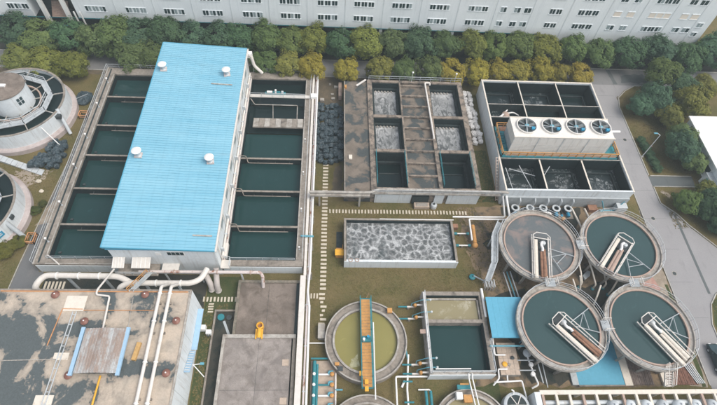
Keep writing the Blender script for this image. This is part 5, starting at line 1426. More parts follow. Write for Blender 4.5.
for a, b, w in (((-43.2, 26.82), (-19, 26.82), 0.14), ((-34.6, 24.4), (-32.0, 24.35), 0.09), ((-31.9, 24.2), (-22.8, 24.2), 0.07), ((-34.6, 24.3), (-35.0, 19.6), 0.09)):
    MB().bar((*a, LZ + 0.12), (*b, LZ + 0.12), w, 0.1).build('conduit_run', 'orange_line', ol)
gp = thing('grey_conduit', 'thin grey conduit line crossing the roof left of the shed', 'conduit', (-38, 18, LZ))
MB().bar((-43.0, 17.7, LZ + 0.1), (-33.5, 17.9, LZ + 0.1), 0.08, 0.08).build('conduit_run', 'concrete_pale', gp)
MB().bar((-33.5, 17.9, LZ + 0.1), (-32.4, 17.0, LZ + 0.1), 0.08, 0.08).build('conduit_run', 'concrete_pale', gp)
MB().bar((-26.0, 26.0, LZ + 0.1), (-25.7, 22.0, LZ + 0.1), 0.08, 0.08).build('conduit_run', 'concrete_pale', gp)
yp = thing('yellow_gas_pipe', 'yellow pipe leading from the shed to the bottom edge', 'pipe', (-27.7, 13, LZ))
MB().tube([(-27.55, 15.9, LZ + 0.18), (-27.75, 4.0, LZ + 0.18)], 0.12, 8).build('pipe', 'yellow', yp)
MB().box(-27.9, -27.5, 14.0, 14.2, LZ + 0.062, LZ + 0.12).build('saddle', 'concrete', yp)
MB().bar((-24.0, 17.7, LZ + 0.3), (-23.75, 19.9, LZ + 0.3), 0.5, 0.42).build('timber_beam', 'wood_plank', None, 'ochre timber beam lying between the shed and twin pipes', 'timber')
sc_ = thing('roof_stair', 'grey steel stair crossing from the landing to the stained roof', 'stair', (-26, 29, 3.4))
for dx in (-0.28, 0.28):
    MB().bar((-25.6 + dx, 30.9, 4.4), (-26.4 + dx, 26.8, LZ + 0.3), 0.08, 0.2).build('stringer', 'galvanised', sc_)
for k in range(12):
    t_ = (k + 0.5) / 12
    MB().bar((-25.86 - 0.8 * t_, 30.9 - 4.1 * t_, 4.4 + (LZ - 4.1) * t_), (-25.34 - 0.8 * t_, 30.9 - 4.1 * t_, 4.4 + (LZ - 4.1) * t_), 0.22, 0.05).build('tread', 'grey_metal', sc_)
MB().rail([(-25.9, 30.9, 4.45), (-26.7, 26.8, LZ + 0.35)], 0.9, 1.2, 0.04).build('railing', 'orange', sc_)

# big white pipes between the buildings
bp1 = thing('large_pipe', 'large white pipe curving down at the left end before the blue building', 'pipe', (-35, 30, 0))
MB().tube([(-40.9, 28.2, 0.2), (-40.9, 28.6, 4.4), (-40.0, 30.3, 4.6), (-29.8, 30.2, 4.6), (-28.0, 29.4, 4.4), (-27.6, 29.0, 2.0)], 0.42, 16, 1.0).build('pipe', 'white_paint', bp1)
for x in (-37, -32):
    MB().box(x - 0.12, x + 0.12, 30.05, 30.35, 0, 4.2).build('support', 'galvanised', bp1)
bp2 = thing('large_pipe', 'large white pipe bending up to the blue building beside the lawn', 'pipe', (-23, 29.4, 0))
MB().tube([(-29.6, 28.0, 2.0), (-29.4, 28.6, 4.4), (-28.2, 29.25, 4.5), (-19.6, 29.25, 4.5), (-18.3, 29.9, 4.5), (-17.7, 31.6, 4.4)], 0.4, 16, 0.9).build('pipe', 'white_paint', bp2)
for x in (-26, -21.5):
    MB().box(x - 0.12, x + 0.12, 29.1, 29.4, 0, 4.1).build('support', 'galvanised', bp2)
rp = thing('rusty_pipe', 'white pipe with rust stains along the front of the blue building', 'pipe', (-19, 31.5, 0))
MB().tube([(-27.6, 31.5, 3.5), (-10.2, 31.5, 3.5), (-9.8, 31.0, 3.3), (-9.9, 30.3, 1.0)], 0.24, 12, 0.4).build('pipe', 'rust_pipe', rp)
for x in (-24, -19, -13):
    MB().box(x - 0.1, x + 0.1, 31.4, 31.6, 0, 3.26).build('support', 'galvanised', rp)
for i, (a, b) in enumerate((((-18.5, 31.9, 3.2), (-17.5, 30.0, 0.6)), ((-16.7, 32.2, 3.4), (-16.6, 30.0, 0.2)))):
    du = thing('grey_duct', ['bent grey duct under the white pipe elbow', 'upright grey duct right of the white pipe elbow'][i], 'duct', (b[0], b[1], 0))
    MB().tube([a, (b[0], b[1] + 0.3, (a[2] + b[2]) / 2), b], 0.42, 14, 0.4).build('duct', 'duct_grey', du)
    MB().ring(b[0], b[1], 0.3, 0.5, b[2], b[2] + 0.12, 14).build('collar', 'concrete_pale', du)
MB().box(-39.5, -36.6, 27.6, 29.2, 0, 0.3).build('pallet_frame', 'concrete_dark', None, 'dark plinth in the gap under the left white pipe', 'plinth')
pal = thing('slatted_grate', 'pale slatted grate below the left end of the white pipe', 'grate', (-39.4, 29.0, 0.3))
for k in range(6):
    MB().box(-40.2 + k * 0.5, -39.95 + k * 0.5, 28.6, 29.9, 3.3, 3.42).build('slat', 'stone_pale', pal)
MB().box(-40.3, -37.3, 28.5, 28.62, 3.2, 3.32).build('frame', 'galvanised', pal)

# ================================================================== GREY SLABS (covered tank) and white pipe run
sA = thing('covered_tank', 'brown-grey concrete tank top behind the yellow ventilator', 'tank', (-8.7, 22.9, 0))
MB().box(-13.2, -4.3, 22.95, 30.9, 0, 1.0).build('slab', 'slab_brown', sA)
MB().box(-13.6, -13.2, 22.95, 31.3, 0, 1.22).build('edge_wall', 'moss_kerb', sA)
MB().box(-13.2, -4.3, 30.9, 31.3, 0, 1.22).build('edge_wall', 'moss_kerb', sA)
MB().box(-4.95, -4.55, 22.96, 30.88, 1.0, 1.02).build('drain_slot', 'concrete_dark', sA)  # flat strip along the gutter, its shadow put into the dark colour
MB().box(-9.0, -8.97, 23.0, 30.8, 1.0, 1.008).build('slab_joint', 'concrete_dark', sA)
sB = thing('covered_tank', 'pale grey concrete tank top reaching the bottom edge', 'tank', (-9.7, 12, 0))
MB().box(-14.4, -5.2, 4, 22.4, 0, 1.3).build('slab', 'slab_grey', sB)
MB().box(-14.8, -14.4, 4, 22.9, 0, 1.55).build('edge_wall', 'concrete_pale', sB)
MB().box(-14.4, -4.6, 22.4, 22.9, 0, 1.55).build('edge_wall', 'concrete_pale', sB)
MB().box(-5.0, -4.6, 4, 22.4, 0, 1.5).build('edge_wall', 'concrete', sB)
MB().box(-5.2, -5.0, 4, 22.4, 0, 0.6).build('drain_slot', 'concrete_dark', sB)
MB().box(-9.72, -9.69, 4, 22.3, 1.3, 1.308).build('slab_joint', 'concrete_dark', sB)
MB().box(-14.3, -9.75, 15.4, 15.43, 1.3, 1.308).build('slab_joint', 'concrete_dark', sB)
MB().box(-9.66, -5.3, 15.4, 15.43, 1.3, 1.308).build('slab_joint', 'concrete_dark', sB)
for y in (18.6, 13.6):
    MB().box(-6.3, -5.4, y, y + 0.85, 1.302, 1.36).build('patch', 'tan_tile', sB)
yv = thing('yellow_ventilator', 'bright yellow gooseneck ventilator on the edge of the tank top', 'ventilator', (-9.7, 22.9, 1.5))
MB().lathe(-9.75, 24.1, [(0.5, 1.0), (0.5, 1.9), (0.38, 1.95), (0.3, 1.7), (0.28, 1.2)], 22).build('cowl', 'yellow', yv)
MB().tube([(-9.75, 23.6, 1.7), (-9.75, 22.9, 1.8), (-9.75, 22.5, 1.56)], 0.32, 14, 0.3).build('neck', 'yellow', yv)
for dx in (-0.42, 0.42):
    MB().box(-9.75 + dx - 0.1, -9.75 + dx + 0.1, 22.2, 23.6, 1.56, 1.72).build('foot', 'yellow', yv)
MB().disc(-9.75, 24.1, 0.3, 1.5, 18).build('throat', 'rust', yv)
pt = thing('sunken_pit', 'dark sunken pit with green standing water left of the tank tops', 'pit', (-15.4, 19, 0))
MB().box(-16.7, -16.45, 4, 27.0, 0, 0.3).build('edge_wall', 'concrete', pt)
MB().box(-16.45, -13.62, 26.75, 27.0, 0, 0.3).build('edge_wall', 'concrete', pt)
MB().box(-16.44, -14.82, 4, 22.95, 0.0, 0.05).build('floor', 'soil_dark', pt)
MB().box(-16.44, -13.62, 22.96, 26.74, 0.0, 0.05).build('floor', 'soil_dark', pt)
MB().lathe(-15.7, 25.9, [(0.5, 0.05), (0.5, 0.25), (0.02, 0.3)], 14).build('cover', 'teal_paint', pt)
MB().lathe(-14.5, 25.8, [(0.4, 0.05), (0.4, 0.35), (0.02, 0.4)], 14).build('cover', 'dark_metal', pt)
MB().bar((-15.2, 25.3, 0.15), (-14.2, 23.2, 0.15), 0.35, 0.1).build('grate', 'grey_metal', pt)

wp = thing('white_pipe_run', 'long white pipe run along the right side of the pools', 'pipe', (-3.3, 45, 0))
MB().box(-4.35, -3.55, 5, 31.6, 1.6, 2.4).build('duct', 'white_paint', wp)
MB().box(-3.9, -3.5, 31.6, 75.0, 2.1, 2.45).build('duct', 'white_paint', wp)
MB().tube([(-3.2, 5, 2.3), (-3.2, 75, 2.3)], 0.14, 10).build('pipe', 'rust_pipe', wp)
MB().tube([(-2.75, 5, 2.4), (-2.85, 26.5, 2.4), (-3.15, 29.0, 2.5), (-2.95, 33, 2.5), (-2.9, 75.5, 2.5)], 0.16, 10, 0.3).build('pipe', 'white_clean', wp)
for k in range(14):
    MB().box(-4.3 if k < 5 else -3.85, -2.7, 7 + k * 5.0, 7.3 + k * 5.0, 0, 1.58 if k < 5 else 2.08).build('support', 'concrete_pale', wp)
MB().box(-4.1, -2.9, 68.3, 69.3, 2.46, 2.9).build('joint_box', 'white_clean', wp)
MB().tube([(-4.6, 38.2, 2.7), (-2.6, 38.1, 2.75)], 0.16, 8).build('branch_valve', 'cyan_paint', wp)
mb_ = thing('meter_box', 'small grey meter box at the left rim of the yellow tank', 'box', (-1.0, 23.6, 0))
MB().box(-1.5, -0.6, 22.6, 24.6, 0, 0.85).build('body', 'concrete_pale', mb_)
MB().box(-1.55, -0.55, 22.55, 24.65, 0.85, 0.93).build('lid', 'concrete_pale', mb_)
MB().bar((-2.7, 21.9, 0.7), (-0.4, 21.9, 0.7), 0.14, 0.14).build('pipe', 'white_clean', mb_)
# pump skid left of the round tank
struct('pump_pad', MB().box(-2.4, 1.2, 10, 19.6, 0, 0.1), 'tan_tile', 'tan concrete pad under the teal pump skid')
ps = thing('pump_skid', 'teal header pipe with three orange-motored pumps beside the yellow tank', 'pump skid', (-0.6, 16.5, 0.1))
MB().tube([(-1.9, 10, 0.7), (-1.9, 19.4, 0.7)], 0.26, 12).build('header', 'teal_paint', ps)
MB().tube([(-1.5, 10, 0.55), (-1.5, 19.0, 0.55)], 0.16, 10).build('header', 'teal_paint', ps)
MB().bar((-2.4, 19.7, 0.8), (0.6, 19.7, 0.8), 0.22, 0.16).build('cross_beam', 'teal_paint', ps)
for y in (17.6, 16.2, 14.8, 13.4):
    un = MB().tube([(-1.3, y, 0.65), (0.2, y, 0.65)], 0.13, 10).build('suction_pipe', 'teal_paint' if y == 16.2 else 'white_clean', ps)
    MB().tube([(0.1, y, 0.65), (0.1, y + 0.35, 0.8), (0.7, y + 0.35, 0.8)], 0.16, 10, 0.15).build('valve', 'cyan_paint', un)
    MB().lathe(0.55, y - 0.02, [(0.24, 0.4), (0.28, 0.6), (0.28, 1.0), (0.1, 1.1), (0.01, 1.12)], 14).build('motor', 'orange', un)
    MB().lathe(-1.9, y, [(0.22, 0.9), (0.2, 1.1), (0.01, 1.14)], 10).build('cap', 'white_clean', un)
MB().tube([(1.05, 10, 0.5), (1.05, 17.8, 0.5)], 0.09, 8).build('discharge_pipe', 'white_clean', ps)
MB().tube([(1.0, 15.6, 0.5), (2.0, 15.6, 0.5)], 0.13, 8).build('drain_valve', 'cyan_paint', ps)

# ================================================================== BOTTOM RIGHT: blue basin, plank decks, pipe rack
bl = thing('blue_basin', 'bright blue shallow basin under the near clarifiers', 'basin', (38.5, 16, 0))
MB().box(35.2, 42.0, 16.1, 26.0, 0, 0.12).build('floor', 'blue_sheet', bl)
MB().box(34.3, 35.2, 16.1, 19.0, 0, 0.3).build('edge', 'grey_metal', bl)
MB().box(35.2, 42.0, 15.9, 16.1, 0, 0.25).build('edge', 'concrete', bl)
MB().box(42.0, 43.1, 16.0, 22.6, 0, 0.2).build('walkway', 'cream', bl)
dk = thing('plank_deck', 'dark weathered plank deck left of the white steps', 'deck', (45, 16.2, 0))
for k in range(12):
    MB().box(43.15 + k * 0.26, 43.38 + k * 0.26, 16.1, 20.6 - 0.1 * k + 0.15 * (k % 3), 0, 0.14 + 0.02 * (k % 3)).build('plank', 'deck_grey', dk)
dk2 = thing('plank_deck', 'reddish-brown plank deck right of the white steps', 'deck', (50, 16.2, 0))
for k in range(17):
    MB().box(48.2 + k * 0.27, 48.44 + k * 0.27, 16.1, 18.6 + 0.06 * k, 0, 0.14 + 0.025 * (k % 3)).build('plank', 'deck_brown', dk2)
for k in range(5):
    MB().bar((51.5 + k * 0.3, 19.0, 0.25 + 0.02 * k), (52.6 + k * 0.25, 16.2, 0.25 + 0.02 * k), 0.12, 0.1).build('loose_bar', 'galvanised', dk2)
stp = thing('white_steps', 'white steel steps climbing to the near right clarifier', 'steps', (46.6, 16.0, 0))
for k in range(9):
    MB().box(46.35, 47.35, 15.4 + k * 0.28, 15.64 + k * 0.28, 2.1 + k * 0.2, 2.16 + k * 0.2).build('tread', 'white_paint', stp)
for x in (46.3, 47.4):
    MB().bar((x, 15.4, 2.05), (x, 17.9, 3.9), 0.1, 0.25).build('stringer', 'white_paint', stp)
    MB().rail([(x, 15.4, 2.1), (x, 17.9, 3.95)], 0.95, 0.9, 0.035).build('railing', 'white_paint', stp)
MB().box(47.5, 48.1, 16.0, 18.0, 0, 0.4).build('side_path', 'cream', stp)
rk = thing('pipe_rack', 'long cream concrete pipe rack along the bottom right edge', 'pipe rack', (41, 14.6, 0))
MB().box(28.4, 58, 14.4, 14.95, 2.1, 2.5).build('beam', 'cream', rk)
MB().box(28.4, 58, 9.4, 9.9, 2.1, 2.5).build('beam', 'cream', rk)
for k in range(16):
    x = 28.6 + k * 1.85
    MB().box(x, x + 0.32, 9.9, 14.4, 2.12, 2.46).build('cross_beam', 'cream' if k % 3 else 'rust_pale', rk)
    if k % 3 == 0:
        MB().box(x, x + 0.3, 14.5, 14.85, 0, 2.1).build('post', 'cream', rk)
for k, (y, r, mt) in enumerate(((13.5, 0.3, 'galvanised'), (12.7, 0.38, 'white_clean'), (11.7, 0.4, 'galvanised'))):
    MB().tube([(28.6, y, 1.75), (58, y, 1.75)], r, 12).build('rack_pipe', mt, rk)
MB().box(27.6, 28.4, 12.0, 14.7, 0, 2.6).build('end_wall', 'white_wall', rk)
for i in range(7):
    x = 38.2 + i * 2.3
    vz = thing('white_vessel', f'pale dome-topped vessel under the pipe rack, {ORD[i]} from the left', 'vessel', (x, 13.0, 0), 'vessels under the pipe rack')
    MB().lathe(x, 13.0, [(0.75, 0), (0.75, 2.2), (0.6, 2.55), (0.3, 2.72), (0.01, 2.76)], 22).build('shell', 'white_wall' if i % 3 else 'galvanised', vz)
    MB().lathe(x, 13.0, [(0.14, 2.72), (0.14, 2.95), (0.01, 2.97)], 10).build('nozzle', 'galvanised', vz)

# ================================================================== LEFT ROUND TANKS
def left_tank(cx, cy, label, cyl, n):
    t = thing('round_reactor', label, 'tank', (cx, cy, 0))
    MB().lathe(cx, cy, [(9.3, 0), (9.3, 0.9), (9.1, 1.1), (8.55, 1.1)], 90).build('plinth', 'plinth_pink', t)
    MB().lathe(cx, cy, [(8.55, 1.1), (8.55, 4.0), (8.2, 4.0), (8.2, 1.5)], 90).build('wall', 'white_wall', t)
    MB().ring(cx, cy, 8.2, 8.56, 4.002, 4.08, 90).build('coping', 'concrete', t)
    struct('water', MB().lathe(cx, cy, [(8.22, 3.3), (3.2, 3.3)], 72), 'water_black', 'dark water inside the ' + n)
    # octagonal walkway
    wk = MB()
    N = 10
    for k in range(N):
        a, b = 2 * math.pi * k / N + 0.3, 2 * math.pi * (k + 1) / N + 0.3
        q = []
        for r in (5.55, 6.55):
            q += [(cx + r * math.cos(a), cy + r * math.sin(a)), (cx + r * math.cos(b), cy + r * math.sin(b))]
        wk.prism([q[0], q[2], q[3], q[1]], 3.9, 4.05)
    wk.build('walkway', 'galvanised', t)
    for r in (5.6, 6.5):
        pth = [(cx + r * math.cos(2 * math.pi * k / N + 0.3), cy + r * math.sin(2 * math.pi * k / N + 0.3), 4.05) for k in range(N + 1)]
        MB().rail(pth, 0.9, 1.7, 0.04).build('railing', 'galvanised', t)
    for k in range(N):
        a = 2 * math.pi * k / N + 0.3
        MB().bar((cx + 6.5 * math.cos(a), cy + 6.5 * math.sin(a), 3.95), (cx + 8.3 * math.cos(a), cy + 8.3 * math.sin(a), 3.95), 0.14, 0.16).build('radial_beam', 'concrete_pale', t)
        MB().bar((cx + 3.3 * math.cos(a), cy + 3.3 * math.sin(a), 3.7), (cx + 5.5 * math.cos(a), cy + 5.5 * math.sin(a), 3.7), 0.12, 0.14).build('radial_beam', 'concrete_pale', t)
    MB().ring(cx, cy, 4.2, 4.45, 3.1, 3.7, 60).build('weir_ring', 'rust_pale', t)
    if cyl:
        MB().lathe(cx, cy, [(3.3, 2.5), (3.3, 7.4)], 60).build('drum', 'white_wall', t)
        MB().lathe(cx, cy, [(3.42, 7.36), (3.42, 7.5), (3.2, 7.56), (0.02, 7.6)], 60).build('drum_roof', 'slab_brown', t)
        MB().box(cx - 0.4, cx + 0.5, cy - 0.3, cy + 0.3, 7.57, 7.8).build('hatch', 'white_clean', t)
        for k in range(2):
            for j in range(2):
                a = R_(-38 + k * 10)
                c, s = math.cos(a), math.sin(a)
                r = 3.31
                u = Vector((-s, c, 0)) * 0.22
                p = Vector((cx + r * c, cy + r * s, 5.2 + j * 0.75))
                mm = MB()
                o = Vector((c, s, 0)) * 0.05
                z6 = Vector((0, 0, 0.6))
                mm.add([p - u, p + u, p + u + z6, p - u + z6, p - u + o, p + u + o, p + u + z6 + o, p - u + z6 + o], [(4, 5, 6, 7), (0, 4, 7, 3), (5, 1, 2, 6), (7, 6, 2, 3), (0, 1, 5, 4)])
                mm.build('window', 'glass_dark', t)
    return t
lt1 = left_tank(-56.5, 64.2, 'large white round reactor with inner drum and walkway at the left edge', True, 'round reactor with the drum')
MB().box(-48.6, -47.7, 61.0, 61.7, 3.0, 3.7).build('port_box', 'dark_metal', lt1)
MB().tube([(-50.2, 58.6, 3.6), (-47.6, 57.0, 0.3)], 0.09, 8).build('drain_rod', 'white_clean', lt1)
MB().tube([(-48.4, 62.4, 4.2), (-46.9, 60.0, 0.4)], 0.3, 10).build('overflow_pipe', 'galvanised', lt1)
lt2 = left_tank(-57.2, 41.8, 'second white round reactor partly cut by the left edge', False, 'round reactor cut by the left edge')
MB().box(-49.2, -48.5, 40.2, 40.9, 3.0, 3.7).build('port_box', 'dark_metal', lt2)
MB().tube([(-49.3, 39.6, 3.6), (-47.4, 38.6, 0.3)], 0.35, 10).build('overflow_pipe', 'grey_metal', lt2)
lt2s = thing('notice_board', 'small blue notice plate on the second round reactor', 'sign', (-49.7, 37.5, 1.6))
a_ = math.atan2(37.6 - 41.8, -49.75 + 57.2)
c_, s_ = math.cos(a_), math.sin(a_)
def wallbox(r, a, w, h, z, thick=0.05):
    c, s = math.cos(a), math.sin(a)
    p = Vector((-57.2 + r * c, 41.8 + r * s, z))
    u, o, zz = Vector((-s, c, 0)) * w, Vector((c, s, 0)) * thick, Vector((0, 0, h))
    return MB().add([p - u, p + u, p + u + zz, p - u + zz, p - u + o, p + u + o, p + u + zz + o, p - u + zz + o], [(4, 5, 6, 7), (0, 4, 7, 3), (5, 1, 2, 6), (7, 6, 2, 3), (0, 1, 5, 4)])
wallbox(8.57, a_, 0.7, 1.0, 2.2).build('plate', 'motor_blue', lt2s)
for k in range(2):
    wallbox(8.625, a_, 0.45, 0.12, 2.55 + 0.3 * k, 0.01).build('stripe', 'white_clean', lt2s)
# grey ramp slab behind the first reactor
rs = thing('stone_ramp', 'pale stepped concrete ramp between reactor and dark bags', 'ramp', (-52, 53, 0))
for k in range(9):
    x = -57.5 + k * 0.95
    MB().prism([(x, 54.9 - k * 0.33), (x + 0.9, 54.6 - k * 0.33), (x + 0.75, 53.5 - k * 0.33), (x - 0.15, 53.8 - k * 0.33)], 0, 0.55 - k * 0.05).build('ramp_slab', 'galvanised', rs)

def barrier(x0, x1, y0, y1, lab):
    b = thing('orange_barrier', lab, 'barrier', (x0, y0, 0))
    MB().rail([(x0, y0, 0), (x1, y0, 0), (x1, y1, 0), (x0, y1, 0), (x0, y0, 0)], 0.9, 1.4, 0.05).build('frame', 'orange_line', b)
    MB().box(x0 + 0.1, x1 - 0.1, y0 + 0.1, y1 - 0.1, 0.0, 0.05).build('pit_cover', 'concrete_dark', b)
barrier(-46.6, -45.2, 64.0, 65.2, 'orange railing frame round a pit on the far lane')
barrier(-47.0, -45.8, 37.6, 39.2, 'orange railing frame round a pit on the near lane')

# ================================================================== BAGS
def bag_mesh(seed, mat, w, d, h):
    rng = random.Random(seed)
    m = MB()
    nu, nv = 16, 9
    m.ball((0, 0, 0), 1, 1, 1, nu, nv)
    ph = rng.uniform(0, 6)
    vs = []
    for x, y, z in m.v:
        p = 0.55
        f = lambda v: math.copysign(abs(v) ** p, v)
        k = 1 + rng.uniform(-0.09, 0.09) + 0.08 * math.sin(9 * x + 5 * y + ph) * math.cos(7 * y - 3 * x + ph)
        vs.append((f(x) * w / 2 * k, f(y) * d / 2 * k, max((f(z) * 0.5 + 0.5) * h * k, 0)))
    m.v = vs
    me = bpy.data.meshes.new('bag')
    me.from_pydata(vs, [], m.f)
    me.materials.append(M[mat])
    return me
def bags(meshes, spots, name, label, group, labels=None):
    rng = random.Random(len(spots))
    for q, (x, y, z) in enumerate(spots):
        o = bpy.data.objects.new(name, rng.choice(meshes))
        COL.objects.link(o)
        o.location = (x + rng.uniform(-.1, .1), y + rng.uniform(-.1, .1), z)
        o.rotation_euler = (rng.uniform(-.12, .12), rng.uniform(-.12, .12), rng.uniform(-.4, .4))
        s = rng.uniform(0.85, 1.15)
        o.scale = (s, s * rng.uniform(.9, 1.1), s * rng.uniform(.8, 1.2))
        tag(o, labels[q] if labels else label, 'bag', None, group)
blk = [bag_mesh(i, 'black_bag', 0.98, 0.95, 0.75) for i in range(6)]
wht = [bag_mesh(20 + i, 'white_bag', 0.95, 0.9, 0.7) for i in range(5)]
rg = random.Random(5)
sp_ = []
for i in range(6):
    for j in range(16):
        sp_.append((-2.75 + i * 0.88, 55.2 + j * 0.87 - (0.4 if i in (2, 3) else 0), 0.0 if rg.random() < 0.45 else 0.55))
bags(blk, [(x, y, z) for x, y, z in sp_], 'black_bag', '', 'black bags left of the filter block',
     [f'black bag left of filter block, {ORD[i]} column from the pipe, {ORD[15 - j]} from far end' for i in range(6) for j in range(16)])
sp_ = []
for i in range(7):
    for j in range(7):
        x, y = -51.6 + i * 0.75 + (j % 2) * 0.3, 52.6 + j * 0.85
        if (x - (-56.5)) ** 2 + (y - 64.2) ** 2 > 9.9 ** 2 and x < -46.5 and y < 53.6 + (x + 52) * 1.25:
            sp_.append((x, y, 0.5 * (rg.random() < 0.5)))
bags(blk, sp_, 'dark_bag', 'dark blue-grey bag in the heap beside the left round reactor', 'dark bags by the round reactor')
sp_ = []
for i in range(2):
    for j in range(16):
        sp_.append((26.5 + i * 0.95 + 0.04 * j, 73.0 - j * 0.86, 0.45 * (rg.random() < 0.5)))
bags(wht, sp_, 'white_bag', '', 'white bags along the cooling tank',
     [f'white bag beside the cooling tank wall, {ORD[j]} from the far end of the ' + ['left', 'right'][i] + ' row' for i in range(2) for j in range(16)])
wc = thing('tarp_bundle', 'dark tarpaulin bundle on the grass beside the far end of the reactor', 'bundle', (-47.0, 69.2, 0))
tm = MB().ball((0, 0, 0), 1, 1, 1, 22, 12)
trg = random.Random(3)
tm.v = [(-47.2 + math.copysign(abs(a) ** 0.7, a) * 1.5 + trg.uniform(-.12, .12), 69.0 + math.copysign(abs(b) ** 0.7, b) * 1.7 + trg.uniform(-.12, .12), max(0.0, 0.35 + c * 0.4 + trg.uniform(-.14, .14) + 0.12 * math.sin(4 * a + 3 * b))) for a, b, c in tm.v]
tm.smooth = False
tm.build('tarpaulin', 'black_bag', wc)
MB().bar((-48.2, 68.2, 0.9), (-46.4, 69.6, 0.9), 0.05).build('rope', 'galvanised', wc)
rb = random.Random(11)
for i, (x, y, r) in enumerate(((-49.2, 49.6, 0.5), (-48.1, 47.6, 0.42))):
    b = MB().ball((0, 0, 0), r, r * 0.8, r * 0.5, 9, 6)
    b.v = [(x + vx * rb.uniform(.85, 1.15), y + vy * rb.uniform(.85, 1.15), max(vz + r * 0.3, 0)) for vx, vy, vz in b.v]
    b.build('boulder', 'stone_pale', None, ['pale boulder on the grass near the sandy patch', 'smaller pale boulder on the grass nearer the camera'][i], 'rock')
db = thing('debris_boxes', 'pale litter and boxes scattered on the dirt behind the black bags', 'debris', (-0.5, 71, 0))
for x, y, w, d, h in ((-2.4, 69.9, 0.8, 0.7, 0.5), (-0.2, 70.6, 0.7, 0.5, 0.3), (0.3, 73.9, 0.9, 0.5, 0.3), (-0.7, 74.6, 0.4, 0.4, 0.3), (-0.3, 72.0, 0.6, 0.3, 0.15)):
    MB().box(x, x + w, y, y + d, 0, h).build('box', 'concrete_pale', db)
MB().box(1.2, 1.8, 70.6, 74.4, 0, 1.2).build('low_wall', 'rust_pale', db)

# ================================================================== RIGHT SIDE HOUSE, LAMPS
hs = thing('right_house', 'white flat-roofed house at the right edge with pale blue wall', 'house', (75, 52, 0))
MB().box(69.0, 90, 38, 64.5, 0, 3.8).build('wall', 'factory_wall', hs)
MB().box(68.6, 90.4, 37.6, 64.9, 3.8, 4.05).build('roof', 'white_clean', hs)
for y in (61.6, 57.4, 53.6):
    w = MB().box(68.93, 69.002, y - 0.8, y + 0.8, 1.2, 2.6).build('window', 'white_clean', hs)
    MB().box(68.90, 68.935, y - 0.7, y + 0.7, 1.3, 2.5).build('pane', 'glass_dark', w)
MB().box(67.9, 69.0, 49.4, 52.4, 0.0, 2.4).build('porch', 'white_wall', hs)
MB().box(67.86, 67.9, 50.4, 51.6, 0.5, 2.1).build('porch_window', 'cyan_paint', hs)
MB().box(67.8, 69.02, 49.3, 52.5, 2.4, 2.5).build('porch_roof', 'galvanised', hs)
MB().box(68.75, 68.99, 62.8, 63.0, 2.6, 3.4).build('bracket', 'galvanised', hs)
def street_lamp(x, y, h, dx, lab):
    t = thing('street_lamp', lab, 'street lamp', (x, y, 0))
    MB().tube([(x, y, 0), (x, y, h)], [0.09, 0.06], 10).build('pole', 'galvanised', t)
    MB().tube([(x, y, h), (x + dx * 0.4, y + 0.1, h + 0.22), (x + dx, y + 0.2, h + 0.25)], 0.05, 8, 0.15).build('arm', 'galvanised', t)
    MB().box(x + dx * 0.95 - 0.32, x + dx * 0.95 + 0.32, y + 0.08, y + 0.34, h + 0.18, h + 0.32).build('lamp_head', 'cyan_paint', t)
    MB().box(x - 0.2, x + 0.2, y - 0.2, y + 0.2, 0, 0.2).build('base', 'concrete_pale', t)
street_lamp(58.95, 57.8, 6.2, -0.9, 'grey street lamp leaning over the lawn beside the right road')
street_lamp(77.6, 83.0, 6.5, 1.0, 'tall grey street lamp by the far road near the factory corner')
street_lamp(-51.4, 83.0, 5.5, -1.0, 'street lamp among the trees at the far left')
street_lamp(62.0, 27.6, 5.0, -0.9, 'street lamp on the lower right lawn')
rdw = thing('road_sign', 'small red sign plate on the lawn beside the right road', 'sign', (60.8, 59.6, 0))
MB().box(60.6, 61.2, 59.6, 59.65, 0.7, 1.1).build('plate', 'red_paving', rdw)
MB().tube([(60.9, 59.68, 0), (60.9, 59.68, 1.1)], 0.04, 6).build('post', 'galvanised', rdw)

# ================================================================== TREES AND SHRUBS
def crown_mesh(seed, nclump=78, nleaf=135, lo=-0.7, leaf=0.066, flat=0.86):
    """unit crown: leaf faces gathered in clumps over an uneven rounded volume"""
    rng = random.Random(seed)
    ph = [rng.uniform(0, 6.28) for _ in range(6)]
    def radius(d):
        return 0.80 + 0.11 * math.sin(3 * math.atan2(d.y, d.x) + ph[0]) * (1 - d.z * d.z) + 0.09 * math.sin(5 * d.z + 2 * math.atan2(d.y, d.x) + ph[1]) + 0.06 * math.sin(7 * math.atan2(d.y, d.x) + 4 * d.z + ph[2])
    vs, fs = [], []
    for c in range(nclump):
        while True:
            d = Vector((rng.gauss(0, 1), rng.gauss(0, 1), rng.gauss(0, 1))).normalized()
            if d.z > lo: break
        depth = rng.uniform(0.55, 1.0) if rng.random() < 0.3 else rng.uniform(0.82, 1.06)
        cc = d * radius(d) * depth
        cr = rng.uniform(0.17, 0.30)
        for _ in range(nleaf):
            e = Vector((rng.gauss(0, 1), rng.gauss(0, 1), rng.gauss(0, 1))).normalized()
            if e.dot(d) < -0.35 and rng.random() < 0.7: continue
            p = cc + e * cr * rng.uniform(0.6, 1.05)
            n = (e * 0.6 + d * 0.7 + Vector((rng.uniform(-.4, .4), rng.uniform(-.4, .4), rng.uniform(0, .7)))).normalized()
            u = n.orthogonal().normalized()
            w = n.cross(u)
            a = rng.uniform(0, 6.28)
            u, w = u * math.cos(a) + w * math.sin(a), w * math.cos(a) - u * math.sin(a)
            L = leaf * rng.uniform(0.6, 1.25)
            q = [p - u * L, p + w * L * 0.55, p + u * L, p - w * L * 0.55]
            o = len(vs)
            vs += [(x.x, x.y, x.z * flat) for x in q]
            fs.append((o, o + 1, o + 2, o + 3))
    me = bpy.data.meshes.new('crown')
    me.from_pydata(vs, [], fs)
    me.materials.append(M['leaf'])
    return me
